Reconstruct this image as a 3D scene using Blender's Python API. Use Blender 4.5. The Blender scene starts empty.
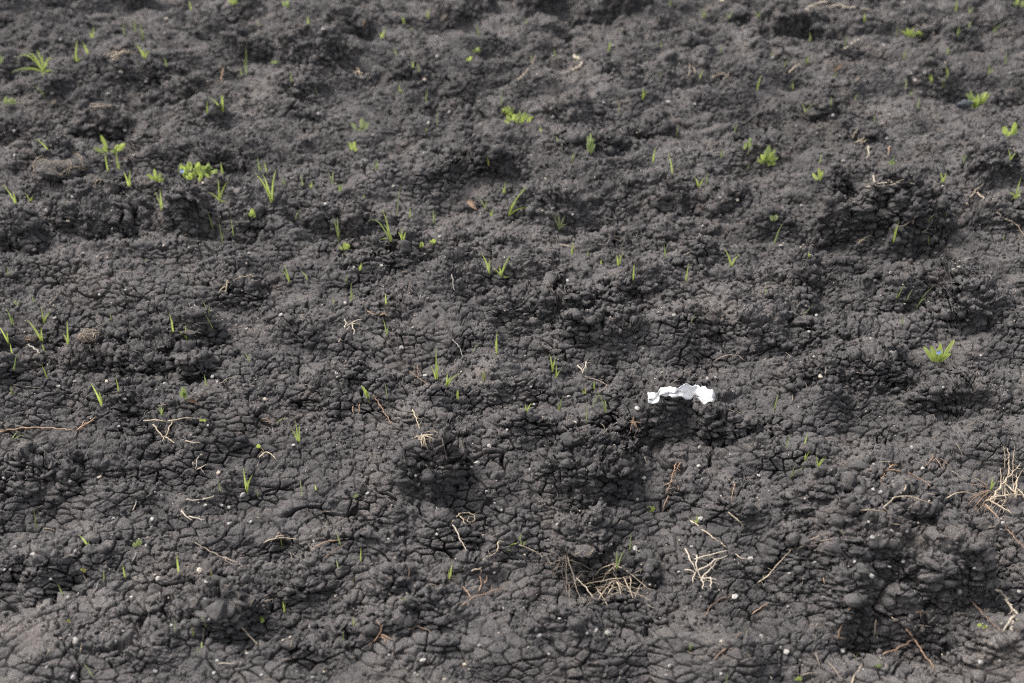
import bpy, math, random
import numpy as np
from mathutils import Vector, Matrix, Quaternion

# ------------------------------------------------------------------ camera, world, sun, exposure
scn = bpy.context.scene
CAM_H, PITCH, LENS = 1.55, math.radians(32.0), 50.0
cam_d = bpy.data.cameras.new("camera"); cam = bpy.data.objects.new("camera", cam_d)
scn.collection.objects.link(cam); scn.camera = cam
cam.location = (0, 0, CAM_H); cam.rotation_euler = (math.pi/2 - PITCH, 0, 0)
cam_d.lens = LENS; cam_d.sensor_width = 36.0; cam_d.clip_start = 0.05; cam_d.clip_end = 2000
cam_d.dof.use_dof = True; cam_d.dof.focus_distance = 2.62; cam_d.dof.aperture_fstop = 3.5

SUN_ELEV, SUN_AZ = math.radians(59), math.radians(-64)      # azimuth from +Y (behind the field), negative = from the left
w = bpy.data.worlds.new("World"); scn.world = w; w.use_nodes = True
nt = w.node_tree; bg = nt.nodes["Background"]
sky = nt.nodes.new("ShaderNodeTexSky"); sky.sky_type = 'NISHITA'; sky.sun_disc = False
sky.sun_elevation = SUN_ELEV; sky.sun_rotation = SUN_AZ
sky.air_density = 1.0; sky.dust_density = 6.0; sky.ozone_density = 0.6
hs = nt.nodes.new('ShaderNodeHueSaturation'); hs.inputs['Saturation'].default_value = 0.35      # thin overcast: a nearly white sky
nt.links.new(sky.outputs[0], hs.inputs['Color']); nt.links.new(hs.outputs[0], bg.inputs[0]); bg.inputs[1].default_value = 0.15
sun_d = bpy.data.lights.new("sun", 'SUN'); sun_d.energy = 1.4; sun_d.angle = math.radians(24); sun_d.color = (1.0, 0.975, 0.945)
sun = bpy.data.objects.new("sun", sun_d); scn.collection.objects.link(sun)
sdir = Vector((math.sin(SUN_AZ)*math.cos(SUN_ELEV), math.cos(SUN_AZ)*math.cos(SUN_ELEV), math.sin(SUN_ELEV)))
sun.rotation_euler = sdir.to_track_quat('Z', 'Y').to_euler()
vs = scn.view_settings; vs.view_transform = 'Standard'; vs.look = 'None'; vs.gamma = 1; vs.use_curve_mapping = False
vs.exposure = 1.44
scn.cycles.use_denoising = False; scn.cycles.filter_width = 1.15

rng = np.random.default_rng(7); random.seed(7)
C = scn.collection

# ------------------------------------------------------------------ pixel -> ground helpers (camera calibration)
FW = np.array([0, math.cos(PITCH), -math.sin(PITCH)]); UP = np.array([0, math.sin(PITCH), math.cos(PITCH)])
K = 36.0/LENS/1024.0
def ground(px, py, z=0.0):
    d = FW + UP*(-(py-341.5)*K) + np.array([(px-512)*K, 0, 0])
    t = (z-CAM_H)/d[2]
    return d[0]*t, d[1]*t, t

# ------------------------------------------------------------------ noise
def _h(ix, iy, s):
    v = (ix.astype(np.uint32)*np.uint32(374761393) + iy.astype(np.uint32)*np.uint32(668265263) + np.uint32((s*974711+12345) & 0xffffffff))
    v ^= v >> np.uint32(13); v *= np.uint32(1274126177); v ^= v >> np.uint32(16); v *= np.uint32(2246822519); v ^= v >> np.uint32(15)
    return v
def _f(v): return (v & np.uint32(0xffff)).astype(np.float32)/65535.0
def _f2(v): return (v >> np.uint32(16)).astype(np.float32)/65535.0
def perlin(x, y, s):
    xi = np.floor(x).astype(np.int32); yi = np.floor(y).astype(np.int32)
    fx = (x-xi).astype(np.float32); fy = (y-yi).astype(np.float32)
    u = fx*fx*fx*(fx*(fx*6-15)+10); v = fy*fy*fy*(fy*(fy*6-15)+10)
    def g(a, b):
        ang = _f(_h(xi+a, yi+b, s))*6.2831853
        return np.cos(ang)*(fx-a) + np.sin(ang)*(fy-b)
    n0 = g(0, 0); n1 = g(1, 0); a = n0+u*(n1-n0)
    n0 = g(0, 1); n1 = g(1, 1); b = n0+u*(n1-n0)
    return (a+v*(b-a))*1.5
def fbm(x, y, s, o=4, gain=0.5):
    r = 0; a = 1.0; t = 0
    for k in range(o):
        r = r + a*perlin(x*(2**k)+k*17.3, y*(2**k)-k*9.1, s+k); t += a; a *= gain
    return r/t
def worley(x, y, s, jit=0.95):
    """F1, F2-F1 (distance to the border of the cell) and the cell's random value"""
    xi = np.floor(x).astype(np.int32); yi = np.floor(y).astype(np.int32)
    f1 = np.full(x.shape, 9.0, np.float32); f2 = f1.copy(); cid = np.zeros(x.shape, np.float32)
    for a in (-1, 0, 1):
        for b in (-1, 0, 1):
            h = _h(xi+a, yi+b, s)
            dx = (xi+a+0.5+(_f(h)-0.5)*jit - x).astype(np.float32); dy = (yi+b+0.5+(_f2(h)-0.5)*jit - y).astype(np.float32)
            d = np.sqrt(dx*dx+dy*dy)
            m = d < f1
            f2 = np.where(m, f1, np.minimum(f2, d)); cid = np.where(m, _f2(h*np.uint32(2654435761)), cid); f1 = np.where(m, d, f1)
    return f1, f2-f1, cid
def sstep(a, b, x):
    t = np.clip((x-a)/(b-a), 0, 1); return t*t*(3-2*t)

# ------------------------------------------------------------------ relief read from the photograph
# (px, py, half width px, depth ratio, height m): clods and ridges, steep towards the camera
MOUNDS = [
 (597,484,48,.85,.082),(655,434,42,.8,.074),(722,446,32,.8,.062),(430,488,40,.9,.080),(218,624,42,.8,.072),(150,650,55,.6,.035),
 (188,226,27,.8,.068),(100,222,62,.55,.055),(148,205,30,.6,.03),(905,228,50,.75,.095),(850,235,40,.7,.05),(985,192,32,.7,.06),(897,300,30,.8,.07),
 (797,285,34,.7,.045),(760,345,40,.7,.05),(785,318,34,.7,.05),(868,372,50,.8,.06),(945,402,44,.7,.06),(1000,410,40,.7,.04),(820,392,60,.5,.04),(700,274,18,.8,.04),
 (590,330,52,.7,.075),(535,318,60,.6,.055),(640,300,60,.4,.03),(505,285,90,.4,.04),(395,265,62,.6,.05),(340,222,48,.5,.045),
 (262,228,34,.7,.06),(240,290,30,.8,.05),(315,72,40,.8,.08),(300,108,34,.6,.04),(352,36,26,.6,.05),(385,20,20,.6,.03),
 (540,8,32,.7,.08),(612,14,48,.5,.07),(790,34,48,.5,.09),(735,30,30,.6,.04),(460,20,34,.5,.05),(490,176,38,.5,.055),(455,186,40,.4,.03),
 (645,138,30,.7,.06),(590,158,42,.6,.05),(560,120,40,.4,.03),(820,122,22,.9,.05),(835,195,18,.7,.035),(770,232,26,.7,.035),
 (165,352,75,.5,.065),(90,360,50,.5,.045),(215,345,30,.6,.04),(18,246,30,.8,.06),(12,392,26,.9,.05),(165,444,52,.7,.055),(45,490,50,.6,.045),(110,485,50,.5,.03),
 (885,565,120,.7,.085),(960,600,50,.7,.04),(850,620,30,.7,.05),(1000,655,60,.6,.05),(555,628,60,.6,.045),(590,546,42,.7,.055),(632,560,30,.8,.055),
 (400,618,70,.5,.045),(380,545,40,.6,.035),(735,535,40,.5,.03),(55,55,34,.6,.04),(110,90,30,.6,.04),(180,100,26,.7,.045),(95,128,40,.5,.045),
 (130,10,26,.6,.05),(60,178,26,.8,.05),(60,100,24,.7,.04),(20,80,26,.6,.04),(960,58,34,.5,.04),(870,38,30,.5,.04),(993,103,22,.6,.03),(900,30,30,.4,.03),
 (840,560,50,.5,.04),(250,60,30,.5,.04),(215,130,26,.6,.04),(175,85,20,.7,.03),(690,60,30,.5,.04),(700,95,50,.4,.03),(930,95,30,.5,.03),
 (970,325,44,.5,.05),(1000,230,40,.6,.04),(230,580,36,.6,.03),(60,570,60,.4,.03),(340,395,46,.6,.035),(300,345,36,.6,.035),(400,330,44,.5,.03),
 (490,455,60,.4,.025),(510,400,60,.4,.02),(470,575,30,.6,.03),(285,590,60,.5,.035),(120,405,60,.5,.03),(690,340,40,.5,.025),(660,200,36,.6,.04),(720,200,34,.6,.04),
 (545,215,46,.4,.03),(440,120,50,.4,.035),(400,90,40,.4,.03),(620,95,40,.4,.03),(860,150,34,.5,.035),(750,170,40,.4,.03),(610,240,40,.5,.03),
]
PITS = [
 (600,312,17,.5,.055),(588,346,40,.4,.03),(196,247,24,.4,.03),(180,372,40,.3,.03),(420,286,40,.3,.025),(935,622,56,.35,.05),(862,655,30,.4,.03),
 (990,585,24,.5,.03),(700,283,16,.5,.02),(748,298,9,.7,.025),(675,290,12,.5,.02),(485,192,34,.3,.025),(790,48,44,.3,.03),(540,20,30,.4,.03),
 (560,655,26,.4,.025),(365,545,16,.4,.02),(640,568,20,.5,.03),(412,300,10,.6,.02),(650,155,24,.4,.025),(820,140,20,.4,.03),(915,255,34,.3,.03),
 (958,412,26,.4,.025),(160,462,40,.5,.03),(375,465,18,.5,.02),(250,625,14,.6,.03),(435,635,16,.3,.03),(740,450,30,.3,.02),(885,318,26,.3,.02),
 (610,390,24,.5,.03),(30,385,30,.5,.03),(765,455,26,.4,.02),(520,172,12,.5,.02),(270,246,20,.4,.025),(905,265,20,.4,.02),(535,395,14,.5,.02),
]
FEAT = []
for sgn, L in ((1, MOUNDS), (-1, PITS)):
    for i, (px, py, r, asp, h) in enumerate(L):
        gx, gy, t = ground(px, py, h*0.4 if sgn > 0 else -h*0.3)
        FEAT.append((gx, gy, r*K*t, r*K*t*asp*1.15, h*sgn*(1.0 if sgn < 0 else 0.82+(0.22 if py < 260 else 0)), i))

def relief(x, y):
    """broad relief: returns height, forward lean, roughness mask"""
    n1 = fbm(x*1.1+3.1, y*1.5, 11, 3); n2 = fbm(x*3.1, y*4.2+7, 21, 3)
    z = 0.035*n1 + 0.048*n2 + 0.020*fbm(x*8+2, y*9+1, 25, 3)
    rd = 1-2*np.abs(fbm(x*2.6+9, y*4.4+2, 23, 3, .5)); z = z + 0.036*(1+0.6*sstep(2.6, 4.5, y))*sstep(-0.1, 1.0, rd)
    # random tilled clods everywhere
    wx = x+0.03*fbm(x*9, y*9, 31, 2); wy = y+0.03*fbm(x*9+40, y*9, 32, 2)
    f1, e, cid = worley(wx/0.20, wy/0.15, 41)
    z = z + 0.034*sstep(0.4, 0.6, cid)*cid*(1-sstep(0.05, 0.62, f1))*sstep(0, 0.3, e)
    f1, e, cid = worley(wx/0.105+0.5, wy/0.085, 43)
    z = z + 0.020*sstep(0.35, 0.6, cid)*cid*(1-sstep(0.05, 0.62, f1))*sstep(0, 0.3, e)
    # gentle furrow rhythm across the field
    z = z + 0.012*np.sin(y*6.28/0.62 + 2.0*n1)
    lean = np.zeros_like(z); rough = np.zeros_like(z)
    dx0 = 0.050*fbm(x*13, y*13, 51, 4, 0.65); dy0 = 0.050*fbm(x*13+9, y*13+3, 52, 4, 0.6)
    for (gx, gy, rx, ry, h, i) in FEAT:
        m = (np.abs(x-gx) < rx*1.4+0.07) & (np.abs(y-gy) < ry*1.7+0.07)
        if not m.any(): continue
        X = x[m]-gx; Y = y[m]-gy
        X = (X + dx0[m]*min(1.4, rx/0.08))/rx; Y = Y + dy0[m]*min(1.4, rx/0.08)
        if h > 0:
            Y = np.where(Y > 0, Y/(ry*1.4), Y/(ry*0.95))
            r = np.sqrt(X*X+Y*Y)
            k_ = min(1, max(0, (h-0.03)/0.025)); prof = 1-sstep(0.10+0.25*k_, 1.18-0.10*k_, r)
            z[m] += h*prof; lean[m] += h*prof*0.16; rough[m] = np.maximum(rough[m], prof*min(1, h/0.05))
        else:
            Y = Y/ry; r = np.sqrt(X*X+Y*Y); prof = 1-sstep(0.1, 1.15, r)
            z[m] += h*prof; rough[m] = np.maximum(rough[m], prof*0.8)
    return z, lean, rough

def surface(x, y, spacing):
    """full soil surface; detail finer than the mesh spacing is left out"""
    x = x.astype(np.float32); y = y.astype(np.float32)
    z, lean, rough = relief(x, y)
    rough = np.clip(rough + 0.75*sstep(-0.1, 0.45, fbm(x*2.3+5, y*2.9, 61, 3))*(0.10+0.90*sstep(2.0, 3.3, y)), 0, 1)
    ys = y + 1.25*z; xs = x
    def keep(size): return np.clip((size/spacing-1.3)/1.6, 0, 1)
    wz = fbm(xs*26, ys*26, 71, 4, .6); wz2 = fbm(xs*26+11, ys*26+5, 72, 4, .6)
    # clod lumps on rough places, 4-6 cm
    f1, e, cid = worley(xs/0.052+0.6*wz, ys/0.047+0.6*wz2, 81)
    lump = (1-sstep(0.1, 0.85, f1+0.25*wz2))*(0.35+cid)*sstep(0, .15, e)
    d = (0.06+0.94*rough)*0.0105*lump*keep(0.05)
    wp = fbm(xs*15+3, ys*15, 73, 2); wp2 = fbm(xs*15+31, ys*15+9, 74, 2)      # smooth warp: long clean cracks
    f1, e, cid = worley(xs/0.027+0.25*wp, ys/0.025+0.25*wp2, 83)
    d = d + (0.06+0.94*rough)*0.0075*np.sqrt(np.clip(1-(f1/0.8)**2, 0, 1))*(0.3+cid)*keep(0.025)
    # sparse wide cracks round 7 cm blocks
    f1, e0, c0 = worley(xs/0.085+0.35*wp+.06*wz, ys/0.08+0.35*wp2+.06*wz2, 91, 1.0)
    crk = sstep(0.12, 0.5, fbm(xs*4+2, ys*5+3, 101, 3)+0.12)
    wdt = 0.02+0.05*np.clip(wz+0.4, 0, 1)
    d = d - 0.024*crk*np.exp(-(e0/(wdt*1.1))**4)*keep(0.012)
    # shrinkage polygons, 2-3 cm, fading out over crumbly and powdery patches
    f1, e1, c1 = worley(xs/0.0250+0.30*wp+.15*wz, ys/0.0230+0.30*wp2+.13*wz2, 111, 1.0)
    f1b, e1b, c1b = worley(xs/0.0145+0.35*wp2+.15*wz, ys/0.0135+0.35*wp+.15*wz2, 113, 1.0)
    pol = 0.52+0.48*sstep(-0.25, 0.3, fbm(xs*5+8, ys*6, 121, 4, .6)+0.05)
    far = sstep(2.3, 4.2, y)
    pol = pol*(1-0.45*far); var = np.clip(0.78+1.9*fbm(xs*9, ys*10, 123, 4), 0.06, 1.5)
    d = d - 0.0185*pol*var*np.exp(-(e1/(0.034+0.062*np.clip(wz+.5,0,1)))**4)*np.clip(1.15-0.35*rough, 0, 1)*keep(0.010)
    d = d - 0.0060*np.clip(0.35-1.2*wz, 0.0, 1)*(pol+0.6*rough)*np.exp(-(e1b/0.095)**4)*keep(0.010)
    d = d + (0.0025+0.004*rough)*(c1-0.5)*np.clip(e1/0.12, 0, 1)*keep(0.02) + 0.0030*np.sqrt(np.clip(e1, 0, 1))*keep(0.02)*(1-0.6*far)
    # crumbs, 1 cm and 5 mm, in patches
    w3 = fbm(xs*95, ys*95, 131, 3); w4 = fbm(xs*95+7, ys*95, 132, 3)
    patch = sstep(-0.2, 0.35, fbm(xs*9+1, ys*10, 171, 3))
    cm = np.clip(0.04+1.05*rough+0.42*patch*(1-0.5*pol)+0.40*far, 0, 1.2)
    f1, e2, c2 = worley(xs/0.0115+0.4*w3, ys/0.0105+0.4*w4, 141, 1.0)
    d = d + cm*(0.0046*(np.sqrt(np.clip(1-(f1/0.75)**2, 0, 1))*(0.1+1.2*c2*c2)-0.3) - 0.0026*np.exp(-(e2/0.13)**2))*keep(0.010)
    f1, e3, c3 = worley(xs/0.0056+0.4*w4, ys/0.0052+0.4*w3, 151, 1.0)
    d = d + ((0.42+0.75*rough+0.6*far)*0.0024*(np.sqrt(np.clip(1-(f1/0.75)**2, 0, 1))*(0.1+1.2*c3*c3)-0.3)-(0.35+0.65*rough)*0.0016*np.exp(-(e3/0.14)**2))*keep(0.0055)
    d = d + 0.0020*w3*keep(0.006) + 0.0060*fbm(xs*20, ys*22, 161, 4, .45)*keep(0.012)
    return z, lean, rough, d, crk*np.exp(-(e0/wdt)**2)

# ------------------------------------------------------------------ the ground: one graded sheet, fine where one looks, coarse to the horizon
NC, NR = 1700, 1850
u = np.linspace(-1, 1, NC); g = np.geomspace(0.02, 60, 46); u = np.concatenate([-1-g[::-1], u, 1+g])
ry_ = np.geomspace(1.22, 6.6, NR); g1 = 6.6+np.geomspace(0.03, 400, 60); g0 = 1.22-np.geomspace(0.02, 60, 46)[::-1]
yr = np.concatenate([g0, ry_, g1])
wy_ = 0.52+0.41*np.clip(yr, 1.0, 8)
Y = np.repeat(yr[:, None], len(u), 1); X = wy_[:, None]*u[None, :]
su = np.gradient(u); sy = np.gradient(yr)
# spread the rows of each column along the slope, so that steep clod faces get as many vertices as level ground
zc = relief(X.ravel(), Y.ravel())[0].reshape(X.shape)
dz = np.diff(zc, axis=0); dy = np.diff(Y, axis=0); inc = (dy+1.5*np.clip(dz, 0, None)+0.25*np.abs(dz))/dy
inc = np.where((Y[1:] > 1.22) & (Y[1:] < 6.6), inc, 1.0)
cum = np.concatenate([np.zeros((1, X.shape[1])), np.cumsum(inc, 0)]); r0, r1 = len(g0), len(g0)+NR-1
cum = sum(np.roll(cum, k, 1) for k in range(-14, 15, 2))/15.0
for j in range(X.shape[1]):
    seg = cum[r0:r1+1, j]
    Y[r0:r1+1, j] = np.interp(np.linspace(seg[0], seg[-1], NR), seg, Y[r0:r1+1, j].copy())
X = (0.52+0.41*np.clip(Y, 1.0, 8))*u[None, :]
del zc, dz, dy, inc, cum
SP = np.maximum(wy_[:, None]*su[None, :], np.repeat(sy[:, None], len(u), 1)*0.6)
z, lean, rough, det, _ = surface(X.ravel(), Y.ravel(), SP.ravel())
sh = X.shape; z = z.reshape(sh); lean = lean.reshape(sh); det = det.reshape(sh); rough = rough.reshape(sh)
Yl = Y-lean
# normal of the broad relief
def grid_normal(PX, PY, PZ):
    ax = np.gradient(PX, axis=1); ay = np.gradient(PY, axis=1); az = np.gradient(PZ, axis=1)
    bx = np.gradient(PX, axis=0); by = np.gradient(PY, axis=0); bz = np.gradient(PZ, axis=0)
    nx = ay*bz-az*by; ny = az*bx-ax*bz; nz = ax*by-ay*bx
    l = np.sqrt(nx*nx+ny*ny+nz*nz)+1e-12
    return nx/l, ny/l, nz/l
nx, ny, nz = grid_normal(X, Yl, z)
GX = (X+nx*det).astype(np.float32); GY = (Yl+ny*det).astype(np.float32); GZ = (z+nz*det).astype(np.float32)
def obj_of(name, me, mat=None, parent=None):
    o = bpy.data.objects.new(name, me); C.objects.link(o)
    if mat: me.materials.append(mat)
    if parent: o.parent = parent
    return o
nr, nc = sh
me = bpy.data.meshes.new("ground"); me.vertices.add(nr*nc)
me.vertices.foreach_set("co", np.stack([GX, GY, GZ], -1).ravel())
idx = np.arange(nr*nc, dtype=np.int32).reshape(nr, nc)
q = np.stack([idx[:-1, :-1], idx[:-1, 1:], idx[1:, 1:], idx[1:, :-1]], -1).reshape(-1, 4)
me.loops.add(q.size); me.loops.foreach_set("vertex_index", q.ravel())
me.polygons.add(len(q)); me.polygons.foreach_set("loop_start", np.arange(0, q.size, 4, dtype=np.int32))
me.polygons.foreach_set("use_smooth", np.ones(len(q), bool))
me.update(calc_edges=True)
del q
# ------------------------------------------------------------------ materials
def new_mat(name, rough=0.9):
    m = bpy.data.materials.new(name); m.use_nodes = True
    b = m.node_tree.nodes["Principled BSDF"]; b.inputs["Roughness"].default_value = rough
    b.inputs["Specular IOR Level"].default_value = 0.2
    return m, m.node_tree, b
def ramp(nt, fac, stops):
    r = nt.nodes.new("ShaderNodeValToRGB"); e = r.color_ramp.elements
    e[0].position, e[0].color = stops[0][0], (*stops[0][1], 1)
    e[1].position, e[1].color = stops[-1][0], (*stops[-1][1], 1)
    for p, c in stops[1:-1]:
        k = e.new(p); k.color = (*c, 1)
    nt.links.new(fac, r.inputs[0]); return r.outputs[0]
def noise(nt, scale, detail=4, rough=0.6, vec=None):
    n = nt.nodes.new("ShaderNodeTexNoise"); n.inputs["Scale"].default_value = scale
    n.inputs["Detail"].default_value = detail; n.inputs["Roughness"].default_value = rough
    if vec: nt.links.new(vec, n.inputs["Vector"])
    return n.outputs[0]
def mixc(nt, fac, a, b, mode='MIX'):
    m = nt.nodes.new("ShaderNodeMix"); m.data_type = 'RGBA'; m.blend_type = mode
    for s, v in ((m.inputs[0], fac), (m.inputs[6], a), (m.inputs[7], b)):
        if hasattr(v, 'is_output'): nt.links.new(v, s)
        elif isinstance(v, (int, float)): s.default_value = v
        else: s.default_value = (*v, 1)
    return m.outputs[2]
def soil_material():
    m, nt, b = new_mat("black_soil", 0.93)
    b.inputs["Specular IOR Level"].default_value = 0.08
    geo = nt.nodes.new("ShaderNodeNewGeometry"); P = geo.outputs["Position"]
    big = noise(nt, 2.2, 5, 0.6, P); mid = noise(nt, 26, 5, 0.65, P); fine = noise(nt, 420, 3, 0.7, P); grit = noise(nt, 900, 2, 0.5, P)
    c = ramp(nt, big, [(0.32, (0.048, 0.0460, 0.0458)), (0.5, (0.066, 0.0628, 0.0622)), (0.70, (0.088, 0.0832, 0.0815))])
    c2 = ramp(nt, mid, [(0.30, (0.62, 0.62, 0.64)), (0.50, (1.0, 1.0, 1.0)), (0.72, (1.30, 1.26, 1.22))])
    c = mixc(nt, 1.0, c, c2, 'MULTIPLY')
    c3 = ramp(nt, fine, [(0.30, (0.62, 0.62, 0.63)), (0.5, (1, 1, 1)), (0.70, (1.50, 1.47, 1.43))])
    c = mixc(nt, 1.0, c, c3, 'MULTIPLY')
    g = ramp(nt, grit, [(0.66, (0, 0, 0)), (0.74, (0.8, 0.8, 0.8))])       # pale mineral grains
    c = mixc(nt, g, c, (0.20, 0.185, 0.17))
    br = ramp(nt, noise(nt, 9, 4, 0.6, P), [(0.50, (0, 0, 0)), (0.72, (0.4, 0.4, 0.4))]); c = mixc(nt, br, c, mixc(nt, 1.0, c, (1.22, 1.08, 0.96), 'MULTIPLY'))
    nt.links.new(c, b.inputs["Base Color"])
    bump = nt.nodes.new("ShaderNodeBump"); bump.inputs["Strength"].default_value = 1.0; bump.inputs["Distance"].default_value = 0.0026
    nb = noise(nt, 330, 4, 0.7, P); nt.links.new(nb, bump.inputs["Height"]); nt.links.new(bump.outputs[0], b.inputs["Normal"])
    return m
SOIL = soil_material()
go = obj_of("ground", me, SOIL); go["kind"] = "structure"

# ------------------------------------------------------------------ looking things up on the finished surface
V = np.stack([GX, GY, GZ], -1).reshape(-1, 3)
NX, NY, NZ = grid_normal(GX, GY, GZ); NV = np.stack([NX, NY, NZ], -1).reshape(-1, 3)
core = (V[:, 1] > 1.15) & (V[:, 1] < 8.5) & (np.abs(V[:, 0]) < 3.4)
ci = np.nonzero(core)[0]
rel = V[ci] - np.array([0, 0, CAM_H]); dep = rel@FW
pxx = 512 + rel[:, 0]/dep/K; pyy = 341.5 - (rel@UP)/dep/K
ok = (pxx > -60) & (pxx < 1084) & (pyy > -60) & (pyy < 743)
ci2 = ci[ok]; dep2 = dep[ok]; ix = ((pxx[ok]+60)/2).astype(int); iy = ((pyy[ok]+60)/2).astype(int)
ordr = np.argsort(-dep2); RAS = np.full((403, 573), -1, np.int64); RAS[iy[ordr], ix[ordr]] = ci2[ordr]
CELL = 0.006; TX0, TY0 = -3.4, 1.15
tx = ((V[ci, 0]-TX0)/CELL).astype(int); ty = ((V[ci, 1]-TY0)/CELL).astype(int)
ordr = np.argsort(V[ci, 2]); TOP = np.full((1240, 1150), -1, np.int64); TOP[ty[ordr], tx[ordr]] = ci[ordr]
del rel, dep, pxx, pyy, ok, ix, iy, tx, ty, ordr
def at(px, py):
    """the surface point that the calibrated camera sees at this pixel of the photograph, its normal and metres per pixel there"""
    j = int((px+60)/2); i = int((py+60)/2); j = min(max(j, 1), 571); i = min(max(i, 1), 401)
    for rr in (0, 1, 2, 4, 8):
        b = RAS[max(i-rr, 0):i+rr+1, max(j-rr, 0):j+rr+1].ravel(); b = b[b >= 0]
        if len(b): break
    k = b[len(b)//2] if rr == 0 else b[np.argmin((V[b]-np.array([0, 0, CAM_H]))@FW)]
    p = Vector(V[k]); t = (V[k]-np.array([0, 0, CAM_H]))@FW
    return p, Vector(NV[k]).normalized(), K*t
def top(x, y):
    i = int((y-TY0)/CELL); j = int((x-TX0)/CELL)
    if not (1 <= i < 1239 and 1 <= j < 1149): return None
    b = TOP[i-1:i+2, j-1:j+2].ravel(); b = b[b >= 0]
    if not len(b): return None
    k = b[np.argmax(V[b, 2])]
    return Vector(V[k]), Vector(NV[k])
def px_of(p):
    r_ = np.array(p)-np.array([0, 0, CAM_H]); t = r_@FW
    return 512+r_[0]/t/K, 341.5-(r_@UP)/t/K

# ------------------------------------------------------------------ plant and stone materials
def leaf_mat(name, c, c2, trans=0.5):
    m, nt, b = new_mat(name, 0.5); b.inputs["Specular IOR Level"].default_value = 0.35
    geo = nt.nodes.new("ShaderNodeNewGeometry"); n = noise(nt, 60, 3, 0.6, geo.outputs["Position"])
    col = ramp(nt, n, [(0.35, c), (0.65, c2)]); nt.links.new(col, b.inputs["Base Color"])
    tr = nt.nodes.new("ShaderNodeBsdfTranslucent"); nt.links.new(col, tr.inputs[0])
    mx = nt.nodes.new("ShaderNodeMixShader"); mx.inputs[0].default_value = trans
    nt.links.new(b.outputs[0], mx.inputs[1]); nt.links.new(tr.outputs[0], mx.inputs[2])
    nt.links.new(mx.outputs[0], nt.nodes["Material Output"].inputs[0]); return m
LEAF = {'b': leaf_mat("young_green_leaf", (0.33, 0.41, 0.09), (0.45, 0.53, 0.15)),
        'm': leaf_mat("green_leaf", (0.20, 0.26, 0.085), (0.29, 0.35, 0.13)),
        'p': leaf_mat("pale_leaf", (0.24, 0.29, 0.12), (0.31, 0.35, 0.17)),
        'y': leaf_mat("yellowing_leaf", (0.30, 0.27, 0.08), (0.24, 0.27, 0.07))}
def dry_mat(name, a, b_):
    m, nt, b = new_mat(name, 0.8)
    geo = nt.nodes.new("ShaderNodeNewGeometry"); n = noise(nt, 140, 4, 0.7, geo.outputs["Position"])
    nt.links.new(ramp(nt, n, [(0.32, a), (0.66, b_)]), b.inputs["Base Color"])
    bp = nt.nodes.new("ShaderNodeBump"); bp.inputs["Distance"].default_value = 0.0006; bp.inputs["Strength"].default_value = 0.7
    nt.links.new(noise(nt, 700, 3, 0.6, geo.outputs["Position"]), bp.inputs["Height"]); nt.links.new(bp.outputs[0], b.inputs["Normal"])
    return m
DRY = {'t': dry_mat("tan_root", (0.17, 0.135, 0.098), (0.35, 0.29, 0.215)),
       'o': dry_mat("rusty_root", (0.13, 0.085, 0.058), (0.25, 0.17, 0.115)),
       'w': dry_mat("bleached_straw", (0.20, 0.17, 0.135), (0.38, 0.33, 0.265)),
       'g': dry_mat("grey_root", (0.14, 0.125, 0.11), (0.26, 0.24, 0.22)),
       'd': dry_mat("brown_root", (0.075, 0.052, 0.038), (0.16, 0.115, 0.085)),
       'k': dry_mat("soiled_root", (0.10, 0.085, 0.07), (0.20, 0.165, 0.13))}
def stone_mat(name, a, b_):
    m, nt, b = new_mat(name, 0.85)
    geo = nt.nodes.new("ShaderNodeNewGeometry"); P = geo.outputs["Position"]
    col = ramp(nt, noise(nt, 160, 5, 0.7, P), [(0.30, a), (0.62, b_)])
    dirt = ramp(nt, noise(nt, 70, 4, 0.6, P), [(0.52, (0, 0, 0)), (0.66, (1, 1, 1))])
    nt.links.new(mixc(nt, dirt, col, (0.11, 0.10, 0.095)), b.inputs["Base Color"])
    bp = nt.nodes.new("ShaderNodeBump"); bp.inputs["Distance"].default_value = 0.0008; bp.inputs["Strength"].default_value = 0.8
    nt.links.new(noise(nt, 500, 4, 0.7, P), bp.inputs["Height"]); nt.links.new(bp.outputs[0], b.inputs["Normal"])
    return m
STONE = {'w': stone_mat("chalky_stone", (0.15, 0.14, 0.13), (0.31, 0.295, 0.275)),
         'g': stone_mat("grey_stone", (0.17, 0.165, 0.16), (0.30, 0.29, 0.28)),
         't': stone_mat("tan_stone", (0.24, 0.20, 0.16), (0.36, 0.31, 0.26)),
         'k': stone_mat("dark_slate_stone", (0.026, 0.029, 0.034), (0.05, 0.055, 0.064))}

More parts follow.
